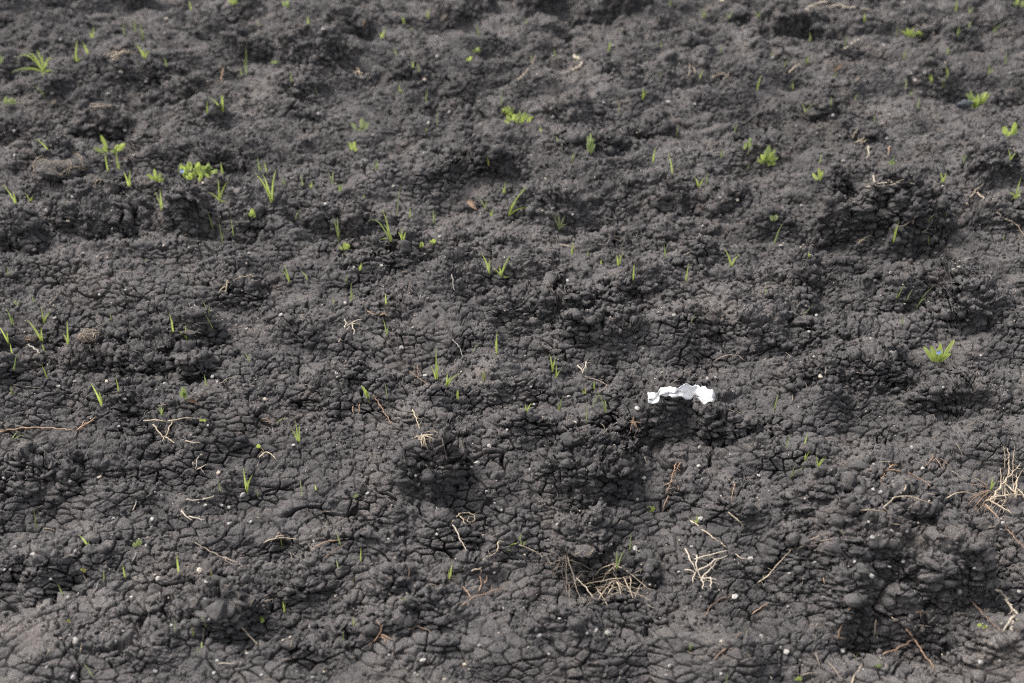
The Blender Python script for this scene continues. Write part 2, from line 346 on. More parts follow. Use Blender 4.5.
# ------------------------------------------------------------------ mesh building
def mesh_from(name, vs_, fs, mat, parent=None, smooth=True):
    m = bpy.data.meshes.new(name); m.from_pydata([tuple(v) for v in vs_], [], fs); m.update()
    if smooth: m.polygons.foreach_set("use_smooth", [True]*len(m.polygons))
    return obj_of(name, m, mat, parent)
def empty(name, loc):
    o = bpy.data.objects.new(name, None); C.objects.link(o); o.location = loc; o.empty_display_size = 0.02; return o
def bez(p0, p1, p2, n): return [p0*(1-t)**2 + p1*2*t*(1-t) + p2*t*t for t in (i/(n-1) for i in range(n))]
def blade_geo(p0, p1, p2, w, broad=False, n=8):
    """a leaf blade folded along its midrib, tapering to a point (three vertices across)"""
    pts = bez(p0, p1, p2, n); vs_, fs = [], []
    view = Vector((random.uniform(-.5, .5), -1, random.uniform(-.1, .5)))
    for i, p in enumerate(pts):
        t = i/(n-1); tan = (pts[min(i+1, n-1)]-pts[max(i-1, 0)]).normalized()
        side = tan.cross(view); side = side.normalized() if side.length > 1e-4 else Vector((1, 0, 0))
        nn = side.cross(tan).normalized()
        k = (math.sin(math.pi*min(1, 0.10+0.90*t))**0.75 if broad else (0.55+0.45*min(1, t*4))*(1-t**1.5))
        hw = w*0.5*max(k, 0.03)
        vs_ += [p-side*hw+nn*hw*0.45, p, p+side*hw+nn*hw*0.45]
        if i: a = 3*(i-1); fs += [(a, a+1, a+4, a+3), (a+1, a+2, a+5, a+4)]
    return vs_, fs
def tube_geo(pts, rad, sides=6, wob=0.18):
    vs_, fs = [], []; n = len(pts); up = Vector((0.1, 0.2, 1))
    for i, p in enumerate(pts):
        tan = (pts[min(i+1, n-1)]-pts[max(i-1, 0)]).normalized(); s = tan.cross(up).normalized(); u_ = s.cross(tan)
        t = i/(n-1); r_ = rad*(1-0.6*t)*(1+random.uniform(-wob, wob)); r_ = r_ if 0 < i < n-1 else r_*0.5
        for k in range(sides):
            a = 6.2832*k/sides; vs_.append(p+(s*math.cos(a)+u_*math.sin(a))*r_)
        if i:
            a = (i-1)*sides; fs += [(a+k, a+(k+1) % sides, a+sides+(k+1) % sides, a+sides+k) for k in range(sides)]
    fs += [tuple(range(sides))[::-1], tuple((n-1)*sides+k for k in range(sides))]
    return vs_, fs
def smooth_path(P, n):
    """Catmull-Rom through the points"""
    Q = [P[0]*2-P[1]]+list(P)+[P[-1]*2-P[-2]]; out = []
    seg = len(P)-1
    for i in range(n):
        s = i/(n-1)*seg; k = min(int(s), seg-1); t = s-k; a, b, c, d = Q[k:k+4]
        out.append(0.5*((2*b)+(c-a)*t+(2*a-5*b+4*c-d)*t*t+(3*b-a-3*c+d)*t**3))
    return out
import bmesh
ICO = {}
for lv in (1, 2, 3):
    bm = bmesh.new(); bmesh.ops.create_icosphere(bm, subdivisions=lv, radius=1.0)
    ICO[lv] = (np.array([v.co[:] for v in bm.verts]), [tuple(v.index for v in f.verts) for f in bm.faces]); bm.free()

# ------------------------------------------------------------------ labels: how it looks, and where it lies by things one can find
MARKS = [(682,397,"the white plastic scrap"),(937,356,"the blue-flowered weed"),(993,498,"the tangled straw clump"),(900,474,"the long rusty root"),
 (270,198,"the tall four-bladed sprout"),(195,174,"the leafy weed patch"),(42,70,"the arching grass clump"),(710,572,"the pale forked root"),
 (618,583,"the straggly root clump"),(905,235,"the big lumpy clod"),(602,313,"the black hollow mid-field"),(578,63,"the curled pale straw"),
 (930,622,"the dark overhang"),(517,120,"the flat feathery rosette"),(422,440,"the upside-down root tuft"),(476,461,"the largest chalky stone"),
 (82,335,"the brown root ball"),(165,424,"the three-pronged dry root"),(35,428,"the long brown runner"),(60,160,"the root-matted clod"),
 (975,103,"the weed beside the slate"),(767,157,"the bright star-shaped weed"),(218,622,"the round cracked clod"),(470,207,"the curled rusty leaf"),
 (990,205,"the looped brown root"),(582,370,"the bleached forked rootlet"),(465,519,"the ring-shaped root"),(890,184,"the bleached straw mat"),
 (790,38,"the black-faced ridge"),(540,12,"the dark top-edge clod"),(391,237,"the tall bent grass"),(436,376,"the tallest green spear"),
 (509,214,"the fanned grass tuft"),(37,355,"the white hooked root"),(715,536,"the green-tipped straw"),(795,555,"the long wavy root"),
 (198,240,"the dark squared clod"),(597,482,"the big cracked clod"),(430,488,"the crumbly black clod"),(315,75,"the far crumbly mound"),
 (160,365,"the long shaded bank"),(730,263,"the bright V-shaped sprout"),(1008,136,"the broad-leaved seedling"),(359,128,"the pale two-leaved seedling")]
MARKS = [(Vector((*ground(a, b)[:2], 0)), c) for a, b, c in MARKS]
USED = set()
def relation(p, skip=0, own=None):
    L = sorted(MARKS, key=lambda m: (m[0].xy-p.xy).length)
    L = [m for m in L if m[1] != own]
    m = L[skip]; d = p.xy-m[0].xy; r_ = d.length
    dist = "touching" if r_ < 0.035 else "just" if r_ < 0.10 else "a hand's width" if r_ < 0.21 else "two hands" if r_ < 0.34 else "a forearm" if r_ < 0.5 else "a pace"
    if dist == "touching": return "right beside "+m[1]
    ax = abs(d.x); ay = abs(d.y)*0.75
    lr = "left" if d.x < 0 else "right"; fb = "behind" if d.y > 0 else "in front of"
    if ax > 2.2*ay: w_ = lr+" of"
    elif ay > 2.2*ax: w_ = fb
    else: w_ = ("behind and " if d.y > 0 else "nearer and ")+lr+" of"
    return f"{dist} {w_} {m[1]}"
def label(p, *descs, own=None):
    for skip in range(8):
        for de in descs:
            s_ = f"{de} {relation(p, skip, own)}"
            if s_ not in USED and len(s_.split()) <= 16: USED.add(s_); return s_
    raise RuntimeError("no label "+descs[0])
def tag(o, lab, cat, group=None):
    o["label"] = lab; o["category"] = cat
    if group: o["group"] = group
NUM = {1: "single-bladed", 2: "two-bladed", 3: "three-bladed", 4: "four-bladed", 5: "five-bladed", 6: "six-bladed", 7: "seven-bladed", 12: "many-bladed"}
COLW = {'b': "bright green", 'm': "green", 'p': "pale green", 'y': "yellowing"}

# ------------------------------------------------------------------ loose crumbs of soil and bits of fibre over the whole bed
def crumbs(name, n, lo, hi, pw, lvl, mat, seed, kind_label=None):
    R = np.random.default_rng(seed); base, faces = ICO[lvl]; faces = np.array(faces); nv = len(base)
    yy = 1.25*np.exp(R.random(n*3)*math.log(6.2/1.25)); xx = (0.50+0.41*yy)*(R.random(n*3)*2-1)
    dens = perlin(xx*6, yy*6, 301)+0.6*perlin(xx*15, yy*15, 302); sel = dens+R.random(n*3)*1.2 > 0.45+0.55*np.clip((2.7-yy)/1.2, 0, 1)
    xx, yy = xx[sel][:n], yy[sel][:n]; n = len(xx)
    ii = ((yy-TY0)/CELL).astype(int); jj = ((xx-TX0)/CELL).astype(int); k = TOP[ii, jj]; m = k >= 0
    k = k[m]; n = len(k); P = V[k]; N = NV[k]
    s = lo*(hi/lo)**(R.random(n)**pw)*np.clip(0.65+0.18*P[:, 1], 1, 1.7)
    ax = R.normal(size=(n, 3, 3)); Q, _ = np.linalg.qr(ax)
    vv = base[None]*(1+R.normal(size=(n, nv, 1))*0.16)*(0.65+0.5*R.random((n, 1, 3)))
    vv = np.einsum('nij,nkj->nki', Q, vv)*s[:, None, None] + P[:, None, :] + N[:, None, :]*(s*0.45)[:, None, None]
    me_ = bpy.data.meshes.new(name); me_.vertices.add(n*nv); me_.vertices.foreach_set("co", vv.astype(np.float32).ravel())
    F = (faces[None]+(np.arange(n)*nv)[:, None, None]).reshape(-1, 3).astype(np.int32)
    me_.loops.add(F.size); me_.loops.foreach_set("vertex_index", F.ravel()); me_.polygons.add(len(F))
    me_.polygons.foreach_set("loop_start", np.arange(0, F.size, 3, dtype=np.int32)); me_.polygons.foreach_set("use_smooth", np.ones(len(F), bool))
    me_.update(calc_edges=True); o = obj_of(name, me_, mat); o["kind"] = "stuff"; return o
o = crumbs("soil_crumbs", 60000, 0.0009, 0.0066, 2.8, 1, SOIL, 11); tag(o, "loose dark soil crumbs lying all over the cracked bed", "soil crumbs")
o = crumbs("mineral_grit", 9000, 0.0006, 0.0022, 2.2, 1, STONE['t'], 12); tag(o, "fine pale mineral grit sprinkled over the dark soil", "grit")
# rootlet fibres: too many and too small to count
R = random.Random(5); vsA, fsA = [], []
for _ in range(1500):
    y = 1.25*math.exp(R.random()*math.log(6/1.25)); x = (0.45+0.4*y)*R.uniform(-1, 1); h = top(x, y)
    if not h: continue
    p, n_ = h; a = R.uniform(0, 6.28); L = R.uniform(0.004, 0.026)*R.random()**.5; d = Vector((math.cos(a), math.sin(a), R.uniform(-.1, .5)))
    q1 = p+n_*0.0012; q2 = q1+d*L*0.5+Vector((R.uniform(-1, 1), R.uniform(-1, 1), R.uniform(0, 1)))*L*0.2; q3 = q1+d*L
    random.seed(_); v_, f_ = tube_geo(bez(q1, q2, q3, 5), R.uniform(0.00025, 0.0006), 4); b_ = len(vsA)
    vsA += v_; fsA += [tuple(b_+i for i in f) for f in f_]
o = mesh_from("root_fibres", vsA, fsA, DRY['t']); o["kind"] = "stuff"; tag(o, "short hair-thin dry fibres strewn over the soil", "fibres")

# ------------------------------------------------------------------ grass sprouts
# (px, py of the foot, colour, blade width px, [(dx, dy) of each blade's tip in px, y up = negative], kind)
S = [
 (42,71,'b',1.9,[(-31,4),(-28,-8),(-22,2),(-12,-16),(-4,-18),(4,-15),(10,-10),(11,8),(-2,5),(6,-6),(12,2),(8,13)],'arch'),
 (77,61,'b',2.2,[(4,-19),(-3,-6),(7,-4)],''),(88,53,'b',2.6,[(-3,-10)],''),(92,37,'b',2.4,[(2,-9),(-3,-5)],''),(125,35,'m',2,[(-1,-11)],''),(135,31,'m',2,[(0,-12)],''),
 (143,39,'m',2.2,[(-1,-12),(0,-6)],''),(145,56,'b',2.4,[(-6,-13),(8,-7),(1,-8)],''),(45,97,'m',2,[(-8,-11),(-4,-8)],''),
 (222,110,'b',2.4,[(-11,-13),(1,-16),(4,-16)],''),(207,115,'b',2.2,[(1,-13),(-3,-2)],''),(247,75,'m',1.3,[(1,-24),(-2,-16)],''),(240,75,'m',1.6,[(0,-8)],''),(47,148,'b',2.2,[(-9,-12)],''),
 (109,171,'b',2.2,[(0,-18)],''),(119,169,'b',2.0,[(-1,-16),(2,-6)],''),(222,173,'b',3.0,[(-1,-10)],''),(191,8,'b',2.2,[(-2,-9)],''),(167,64,'m',2,[(-3,-7)],''),(1,62,'m',2,[(-2,-8),(2,-5)],''),
 (308,24,'b',2,[(-1,-8)],''),(381,37,'b',2.4,[(5,-8),(-3,-4)],''),(404,22,'b',2.2,[(-2,-7)],''),(410,30,'m',2,[(1,-5)],''),(427,17,'b',2.4,[(2,-7)],''),(413,67,'b',2.4,[(0,-6)],''),
 (424,107,'m',1.6,[(2,-17)],''),(437,124,'p',1.4,[(2,-16)],''),(502,104,'m',1.8,[(0,-14)],''),(488,165,'y',1.8,[(-1,-7)],''),(258,171,'m',1.8,[(-1,-14),(4,-6)],''),(266,171,'b',1.8,[(-1,-10)],''),(290,81,'m',1.8,[(1,-9)],''),
 (524,22,'m',1.8,[(1,-5)],''),(576,58,'m',1.8,[(-1,-6)],''),(555,54,'m',1.8,[(-1,-6)],''),(643,99,'b',2.0,[(0,-10),(5,-6)],''),(652,160,'b',1.8,[(1,-16),(-1,-7)],''),(672,172,'b',2,[(-7,-21)],''),
 (698,76,'m',2,[(4,-9)],''),(756,88,'b',2,[(3,-13)],''),(703,17,'m',2,[(-3,-8),(3,-8)],''),(729,20,'p',2,[(-3,-8),(3,-10),(0,-5)],''),(671,5,'m',1.8,[(0,-6),(-3,-3)],''),(720,53,'m',1.6,[(1,-7)],''),(619,113,'y',1.4,[(-1,-14)],''),
 (676,136,'y',1.4,[(0,-13)],''),(735,130,'m',1.6,[(2,-9)],''),(661,47,'m',1.4,[(-1,-7)],''),(804,112,'p',2.2,[(-7,-11),(7,-10),(1,-4)],''),(1010,158,'b',1.8,[(-4,-10),(4,-8)],''),
 (955,10,'b',2,[(0,-11)],''),(865,20,'b',2.2,[(-1,-7)],''),(897,34,'y',1.4,[(1,-9)],''),(909,34,'b',2,[(-3,-6),(4,-9),(0,-6)],''),(956,34,'m',2,[(1,-8),(3,-5)],''),(946,52,'b',1.8,[(1,-7)],''),(988,73,'m',2,[(-3,-10),(3,-7)],''),
 (993,33,'m',1.8,[(1,-7),(8,-9)],''),(826,138,'p',2.0,[(13,-9)],'low'),(818,160,'m',1.8,[(1,-9)],''),(963,160,'p',1.8,[(-4,-6),(3,-8)],''),(917,107,'m',1.6,[(0,-10)],''),(830,106,'m',1.6,[(-1,-9)],''),(968,27,'m',2,[(1,-6)],''),
 (15,202,'b',2.6,[(-6,-22),(-1,-11)],''),(30,201,'b',2.2,[(-3,-9),(3,-5)],''),(128,187,'b',2.4,[(-3,-15),(2,-14)],''),(161,209,'b',2.2,[(-6,-16),(1,-19)],''),(219,201,'b',2.2,[(-11,-9),(0,-19),(10,-17),(9,3)],''),
 (213,228,'m',1.8,[(-4,-16)],''),(222,242,'m',1.3,[(-2,-20),(2,-10)],''),(235,237,'m',1.4,[(-1,-20)],''),(67,206,'p',1.6,[(-1,-8)],''),(43,321,'b',2.2,[(-1,-14),(8,-9)],''),(43,341,'b',2.6,[(-12,-23),(1,-14)],''),
 (8,343,'b',2.4,[(-4,-24),(1,-12)],''),(13,325,'m',2.2,[(-5,-14),(1,-7)],''),(67,342,'b',2.2,[(2,-21),(-3,-10)],''),(173,331,'b',2.0,[(-2,-17),(2,-15)],''),(187,338,'b',2.6,[(-7,-9),(2,-17),(5,4)],''),
 (212,331,'m',2.0,[(-7,-16),(-2,-8)],''),(209,313,'p',1.3,[(-5,-14),(3,-9)],''),(32,301,'m',1.8,[(0,-10)],''),(17,304,'m',1.8,[(-2,-7),(3,-4)],''),(111,319,'m',1.8,[(0,-6)],''),(146,260,'m',1.6,[(0,-4)],''),
 (271,200,'b',2.4,[(-14,-28),(-10,-25),(-5,-27),(8,-30)],''),(285,185,'m',2.0,[(-2,-8),(1,-6)],''),(303,186,'m',1.8,[(-1,-14)],''),(311,186,'b',1.8,[(2,-8),(-2,-4)],''),(332,182,'p',2.2,[(-5,-10),(1,-12)],''),(341,190,'m',2.2,[(-3,-7),(3,-7)],''),
 (339,240,'m',2.0,[(-5,-24),(1,-25),(3,-12)],''),(391,238,'b',2.2,[(-9,-28),(-7,-14),(-5,-8)],''),(389,236,'m',1.5,[(-22,-14),(-14,8)],'arch'),(396,215,'p',1.3,[(7,-30)],''),(402,241,'b',2.4,[(0,-13),(4,-8),(-4,-9)],''),
 (364,199,'b',2.0,[(0,-6)],''),(410,217,'b',1.8,[(0,-10)],''),(434,223,'p',1.6,[(0,-16),(3,-13)],''),(361,268,'b',2.8,[(2,-7),(-2,-3)],''),(289,282,'b',2.0,[(-8,-12),(-4,-18)],''),(307,278,'m',2.0,[(-6,-11)],''),
 (350,300,'m',1.8,[(1,-20),(2,-10)],''),(385,303,'b',2.2,[(0,-11)],''),(295,218,'m',1.2,[(7,-12)],''),(491,214,'b',2.4,[(2,-7),(-2,-4)],''),(484,209,'p',1.6,[(-8,-13),(2,-11)],''),
 (508,214,'b',2.0,[(20,-26),(19,-8),(9,-13),(3,-10)],''),(520,206,'y',1.4,[(10,8)],'arch'),(489,273,'b',2.4,[(-8,-18),(1,-12)],''),(500,274,'b',2.2,[(-9,-8),(-2,-11),(5,-11),(9,0),(11,-20)],''),
 (387,332,'m',2.0,[(-3,-17),(2,-9)],''),(505,193,'b',1.8,[(1,-11),(-2,-6)],''),(496,353,'b',2.2,[(1,-28),(-1,-15)],''),(333,302,'b',1.8,[(-1,-5)],''),(347,286,'m',1.6,[(1,-12)],''),
 (698,184,'b',2.4,[(-6,-9),(4,-9)],''),(707,182,'m',1.6,[(0,-10)],''),(558,229,'p',2.0,[(-8,-12),(-1,-14),(6,-12),(8,-5)],''),(573,253,'b',2.0,[(0,-12)],''),(589,256,'m',2.0,[(0,-8)],''),(601,262,'b',2.2,[(0,-4)],''),
 (619,264,'b',2.4,[(-3,-12),(4,-11),(-1,-8)],''),(633,281,'b',2.2,[(0,-16)],''),(664,256,'m',1.8,[(-1,-13),(2,-8)],''),(684,281,'b',1.8,[(2,-19),(0,-8)],''),(730,264,'b',2.8,[(-8,-15),(8,-11)],''),(765,296,'m',1.6,[(-1,-14)],''),
 (942,180,'b',2.4,[(-4,-9),(3,-8)],''),(1017,196,'b',2.2,[(-9,-5),(3,-17),(4,-8),(-6,3)],''),(892,240,'b',2.4,[(1,-19),(0,-12)],''),(772,242,'m',1.8,[(8,-19)],''),(927,221,'m',1.6,[(5,-6)],''),
 (897,300,'m',1.6,[(6,-17),(-1,-8)],''),(914,309,'p',1.6,[(18,-23),(9,-14)],''),(900,324,'m',2.0,[(0,-8)],''),(906,299,'p',1.5,[(5,-10)],''),(809,255,'b',3.0,[(0,-4)],''),(805,315,'p',1.4,[(10,-11),(-5,-3)],'low'),
 (10,352,'b',2.0,[(0,-10)],''),(45,351,'b',2.0,[(0,-9)],''),(15,369,'m',2.0,[(5,-14),(3,-7)],''),(47,376,'b',2.2,[(-4,-12)],''),(101,404,'b',2.6,[(-5,-27),(-2,-12)],''),(118,391,'b',2.4,[(-2,-13)],''),
 (206,385,'m',1.8,[(-1,-12)],''),(163,415,'m',1.6,[(-7,-8),(-2,-10),(1,-13),(3,-9)],''),(246,491,'b',2.2,[(1,-28),(9,-18),(3,-12)],''),(220,490,'m',2.4,[(-1,-14)],''),(250,361,'m',1.6,[(-7,-12)],''),(12,392,'m',2.0,[(0,-8),(5,-2)],''),
 (10,440,'m',1.6,[(14,-3),(8,-7)],'low'),(436,378,'b',2.4,[(-6,-14),(1,-35),(2,-16)],''),(447,384,'b',2.4,[(2,-16),(14,-16),(5,-11)],''),(369,398,'b',4.0,[(-7,-15),(-2,-9)],'broad'),(458,398,'b',3.0,[(0,-11)],'broad'),
 (299,440,'b',2.4,[(-7,-13),(-1,-21),(2,-14)],''),(275,422,'m',2.0,[(13,-3)],'low'),(315,488,'b',1.8,[(0,-7)],''),(300,495,'m',1.4,[(1,-20)],''),(468,354,'p',1.4,[(12,-11)],'low'),(482,378,'y',1.8,[(-3,-9),(1,-11)],''),
 (387,397,'p',1.3,[(-2,-16)],''),(553,368,'b',2.4,[(-4,-15),(3,-11)],''),(557,377,'b',2.0,[(0,-12),(5,-8)],''),(527,411,'b',2.2,[(-6,-5),(-1,-8),(6,-8)],''),(558,408,'m',1.8,[(-1,-8),(5,-13)],''),(584,392,'y',2.0,[(0,-8),(-4,-5)],''),
 (595,387,'b',2.2,[(0,-7)],''),(587,420,'m',1.4,[(-1,-20)],''),(606,413,'m',1.4,[(-12,-16),(-3,-14),(-1,-8)],'arch'),(590,405,'p',1.2,[(9,-12)],'arch'),(804,442,'b',1.8,[(1,-14)],''),(785,447,'m',1.6,[(3,-12)],''),
 (805,459,'b',2.0,[(-1,-8),(4,-9)],''),(816,469,'b',2.2,[(-2,-12),(5,-11),(8,-11)],''),(791,476,'p',1.6,[(5,-13),(14,-12)],''),(990,489,'b',2.4,[(-2,-15),(4,-9)],''),(773,410,'m',1.4,[(2,-24),(0,-12)],''),
 (86,543,'b',2.2,[(-5,-12),(3,-3)],''),(125,577,'b',2.2,[(0,-13)],''),(105,579,'m',2.0,[(1,-11)],''),(178,571,'b',2.4,[(3,-24),(1,-14)],''),(63,592,'m',1.8,[(-5,-13),(-2,-9)],''),(183,605,'p',1.8,[(-13,-12)],'low'),
 (206,624,'m',2.0,[(-4,-11)],''),(175,636,'p',1.4,[(1,-18)],''),(37,529,'y',2.2,[(-1,-20)],''),(92,674,'m',2.0,[(-10,-12)],'low'),(200,647,'m',2.6,[(-6,5),(2,-6)],'low'),(210,577,'y',1.6,[(1,-8)],''),(194,636,'y',1.4,[(-2,-12)],''),
 (285,611,'b',2.0,[(0,-15),(1,-8)],''),(360,560,'b',2.2,[(1,-14)],''),(448,576,'b',2.2,[(3,-19),(-1,-9)],''),(352,624,'b',2.0,[(1,-11)],''),(345,589,'m',1.6,[(14,-13)],'low'),(340,545,'m',1.4,[(-4,-15)],''),(283,546,'m',1.8,[(-1,-12)],''),
 (405,601,'m',1.8,[(5,-5),(-3,-7),(0,-4)],''),(342,640,'m',1.6,[(1,-10)],''),(337,566,'p',1.3,[(0,-14)],''),(691,649,'m',1.8,[(-2,-9),(3,-8)],''),(628,549,'m',1.8,[(0,-22)],''),(615,566,'m',2.2,[(-1,-18),(8,-18)],'arch'),
 (697,520,'b',1.8,[(-2,-8),(-7,-3)],''),(519,541,'b',2.0,[(-10,6),(3,-6)],'arch'),(523,545,'m',1.8,[(-3,-7),(5,-4)],'arch'),(850,663,'b',2.6,[(9,-9)],'low'),(725,682,'m',1.6,[(2,-12)],''),(513,548,'m',1.6,[(-8,4)],'low'),
 (6,275,'m',1.6,[(1,-8)],''),(520,192,'m',1.6,[(5,-8)],''),(258,495,'m',1.6,[(0,-8)],''),(945,215,'m',1.6,[(0,-4)],''),(928,240,'m',1.4,[(-1,-6)],''),(690,320,'p',1.4,[(4,-8)],''),(1002,238,'m',1.5,[(0,-6)],''),
]
_r = random.Random(31)
for _ in range(40):                                     # the faint far seedlings
    x_, y_ = _r.uniform(250, 1015), _r.uniform(6, 170)
    if min(math.hypot(x_-q[0], y_-q[1]) for q in S) > 9: S.append((round(x_), round(y_), _r.choice('mmbp'), _r.uniform(1.2, 1.8), [(_r.uniform(-4, 4), -_r.uniform(4, 10)) for _k in range(_r.choice((1, 1, 2, 3)))], ''))
def cam_off(p, dx, dy, mp, back=0.0):
    """a point dx to the side and dy up in the picture plane's scale, standing over p"""
    return p + Vector((dx*mp, back, -dy*mp/math.cos(PITCH)))
OWN = {(42,71):"the arching grass clump",(271,200):"the tall four-bladed sprout",(391,238):"the tall bent grass",(436,378):"the tallest green spear",(508,214):"the fanned grass tuft",(730,264):"the bright V-shaped sprout"}
for n_, (px, py, c, wpx, tips, kind) in enumerate(S):
    random.seed(100+n_); p, nn, mp = at(px, py)
    root = empty("grass_sprout", p - nn*0.002)
    for (dx, dy) in tips:
        L = math.hypot(dx, dy)*mp
        tip = cam_off(p, dx, dy, mp, random.uniform(-0.35, 0.35)*L)
        base = p + Vector((random.uniform(-1, 1), random.uniform(-.5, .5), 0))*mp*0.8 - Vector((0, 0, 0.004))
        if kind == 'arch': mid = (base+tip)*0.5+Vector((0, 0, 0.75*L+0.004))
        elif kind == 'low' or dy > 0: mid = (base+tip)*0.5+Vector((0, 0, 0.35*L)); 
        else: mid = base*0.45+tip*0.55 + Vector((-dx*mp*0.28, 0, 0.10*L))
        if kind == 'low' or dy > 0:
            q, _, _ = at(px+dx, py+dy); tip = q+Vector((0, 0, 0.003))
            mid = (base+tip)*0.5+Vector((0, 0, 0.35*L))
        v_, f_ = blade_geo(base, mid, tip, max(wpx*mp*0.88, 0.0016)*random.uniform(0.9, 1.2), kind == 'broad')
        o = mesh_from("blade", [v-root.location for v in v_], f_, LEAF[c], root)
    big = max(math.hypot(*t) for t in tips)*mp
    size = "tall" if big > 0.055 else "tiny" if big < 0.02 else "short" if big < 0.032 else "slender"
    form = {'arch': "arching", 'low': "low-lying", 'broad': "broad"}.get(kind, "")
    if not form:
        mx = sum(t[0] for t in tips)/len(tips); my = sum(t[1] for t in tips)/len(tips)
        form = "leftward-leaning" if mx < 0.35*my else "rightward-leaning" if mx > -0.35*my else "upright"
    nb = len(tips); own = OWN.get((px, py))
    lab = label(p, f"{COLW[c]} {form} {NUM[nb]} sprout", f"{size} {COLW[c]} {NUM[nb]} sprout", f"{size} {form} {NUM[nb]} sprout", f"{size} {COLW[c]} {form} sprout", own=own)
    tag(root, lab, "grass sprout", "green grass sprouts coming up through the soil")

# ------------------------------------------------------------------ leafy weeds and seedlings: stem and separate leaves
def leaf(root, base, tip, w, mat, name="leaf", lift=0.25):
    L = (tip-base).length; mid = (base+tip)*0.5+Vector((0, 0, lift*L))
    v_, f_ = blade_geo(base, mid, tip, w, True, 8); return mesh_from(name, [v-root.location for v in v_], f_, mat, root)
def weed(px, py, wpx, hpx, n, lw, c, desc, cat, seed, flower=None, grp="leafy weeds growing on the bare soil", narrow=False, own=None, tips=None):
    random.seed(seed); p, nn, mp = at(px, py); root = empty("leafy_weed" if cat == "weed" else "seedling", p-nn*0.002)
    pts = tips or []
    if not tips:
        for i in range(n):
            a = 6.2832*(i+random.uniform(-.3, .3))/n; r_ = random.uniform(0.35, 1.0)
            pts.append((math.cos(a)*wpx*0.5*r_, math.sin(a)*hpx*0.5*r_-hpx*0.25))
    for (dx, dy) in pts:
        if not tips:                                      # a patch of several small plants
            q_, _, _ = at(px+dx, py+dy*0.6); ll = random.uniform(5, 9)*(0.7 if narrow else 1)*mp; a_ = random.uniform(0.15, 2.99)
            e2 = q_+Vector((math.cos(a_)*ll, random.uniform(-.5, .5)*ll, math.sin(a_)*ll*0.9+0.004)); leaf(root, q_, e2, lw*mp*random.uniform(.7, 1.05), LEAF[c] if random.random() < 0.75 else LEAF['m'], lift=random.uniform(.1, .35)); continue
        sx = p+Vector((dx*mp*0.25, random.uniform(-.006, .006), -0.002))
        e_ = cam_off(p, dx, min(dy, 2), mp, random.uniform(-0.4, 0.4)*abs(dx)*mp+ (0.0 if dy < 0 else -abs(dy)*mp))
        L = (e_-sx).length; st = sx.lerp(e_, 0.0 if narrow else 0.30)
        if not narrow and L > 0.012:
            v_, f_ = tube_geo([sx, sx.lerp(st, .5)+Vector((0, 0, .001)), st], 0.0007, 5); mesh_from("stem", [v-root.location for v in v_], f_, LEAF['m'], root)
        leaf(root, st, e_, lw*mp*random.uniform(.85, 1.2), LEAF[c] if random.random() < 0.75 else LEAF['m'], lift=random.uniform(.1, .35))
    if flower:
        fp = cam_off(p, flower[0], flower[1], mp, -0.004)
        v_, f_ = [], []
        for k in range(5):
            a = 6.2832*k/5; d = Vector((math.cos(a), -0.35, math.sin(a))); s_ = d.cross(Vector((0, -1, 0.3))).normalized()
            b_ = len(v_); v_ += [fp, fp+d*0.0035+s_*0.0022, fp+d*0.006+Vector((0, -.001, 0)), fp+d*0.0035-s_*0.0022]; f_.append((b_, b_+1, b_+2, b_+3))
        o = mesh_from("flower", [v-root.location for v in v_], f_, BLUE, root); o["label"] = "tiny pale blue flower"
    root["label"] = ""; tag(root, label(p, desc, own=own), cat, grp)
BLUE, _nt, _b = new_mat("blue_petal", 0.6); _b.inputs["Base Color"].default_value = (0.35, 0.45, 0.72, 1)
weed(195,178,38,24,38,4.4,'b',"bright leafy weed patch with a speck of blue,","weed",1,flower=(-12,-8),own="the leafy weed patch")
weed(518,122,22,12,30,2.6,'b',"low feathery light green rosette","weed",2,narrow=True,own="the flat feathery rosette")
weed(508,115,11,8,12,2.2,'b',"small feathery light green weed","weed",22,narrow=True)
weed(767,163,20,14,20,4.2,'b',"bright yellow-green many-leaved weed","weed",3,own="the bright star-shaped weed",tips=[(-10,-3),(-7,-8),(-3,-12),(1,-17),(4,-10),(8,-12),(11,-6),(9,-1),(5,-4),(-5,-3),(0,-7),(3,2),(-2,-5),(7,-7)])
weed(747,148,8,8,6,2.8,'m',"small pale leafy weed","weed",4,tips=[(2,-11),(-3,-6),(4,-5),(-5,-2)])
weed(975,107,0,0,0,3.2,'b',"bushy narrow-leaved bright green weed","weed",5,narrow=True,own="the weed beside the slate",tips=[(-12,-12),(-8,-15),(-4,-10),(0,-13),(4,-14),(8,-15),(11,-14),(10,-8),(-6,-7),(3,-8),(7,-4),(-3,-5)])
weed(1008,137,0,0,0,5.5,'b',"light green seedling with one wide leaf","seedling",6,own="the broad-leaved seedling",tips=[(-8,-9),(3,-14),(6,-8),(-3,-5)],grp="broad-leaved seedlings")
weed(818,180,22,13,10,3.2,'b',"light green weed with spread narrow leaves","weed",7,tips=[(-9,-8),(-3,-12),(2,-9),(10,-9),(13,-6),(6,-4),(-5,-3),(0,-6)])
weed(937,359,0,0,0,4.2,'b',"spiky light green weed with a blue flower","weed",8,flower=(0,-9),narrow=True,own="the blue-flowered weed",tips=[(-14,-11),(-8,-14),(-3,-10),(1,-17),(5,-9),(17,-17),(9,-4),(-7,-3),(3,-5),(12,-9)])
weed(110,152,0,0,0,4.2,'b',"light green weed with flat outspread leaves","weed",9,tips=[(-17,-5),(-8,-7),(-9,-16),(6,-4),(9,-8),(15,-9),(2,-3)])
weed(156,181,0,0,0,3.4,'b',"star-shaped light green seedling","seedling",10,tips=[(-9,-7),(-3,-5),(-1,-12),(6,-9),(8,-4)],grp="broad-leaved seedlings",narrow=True)
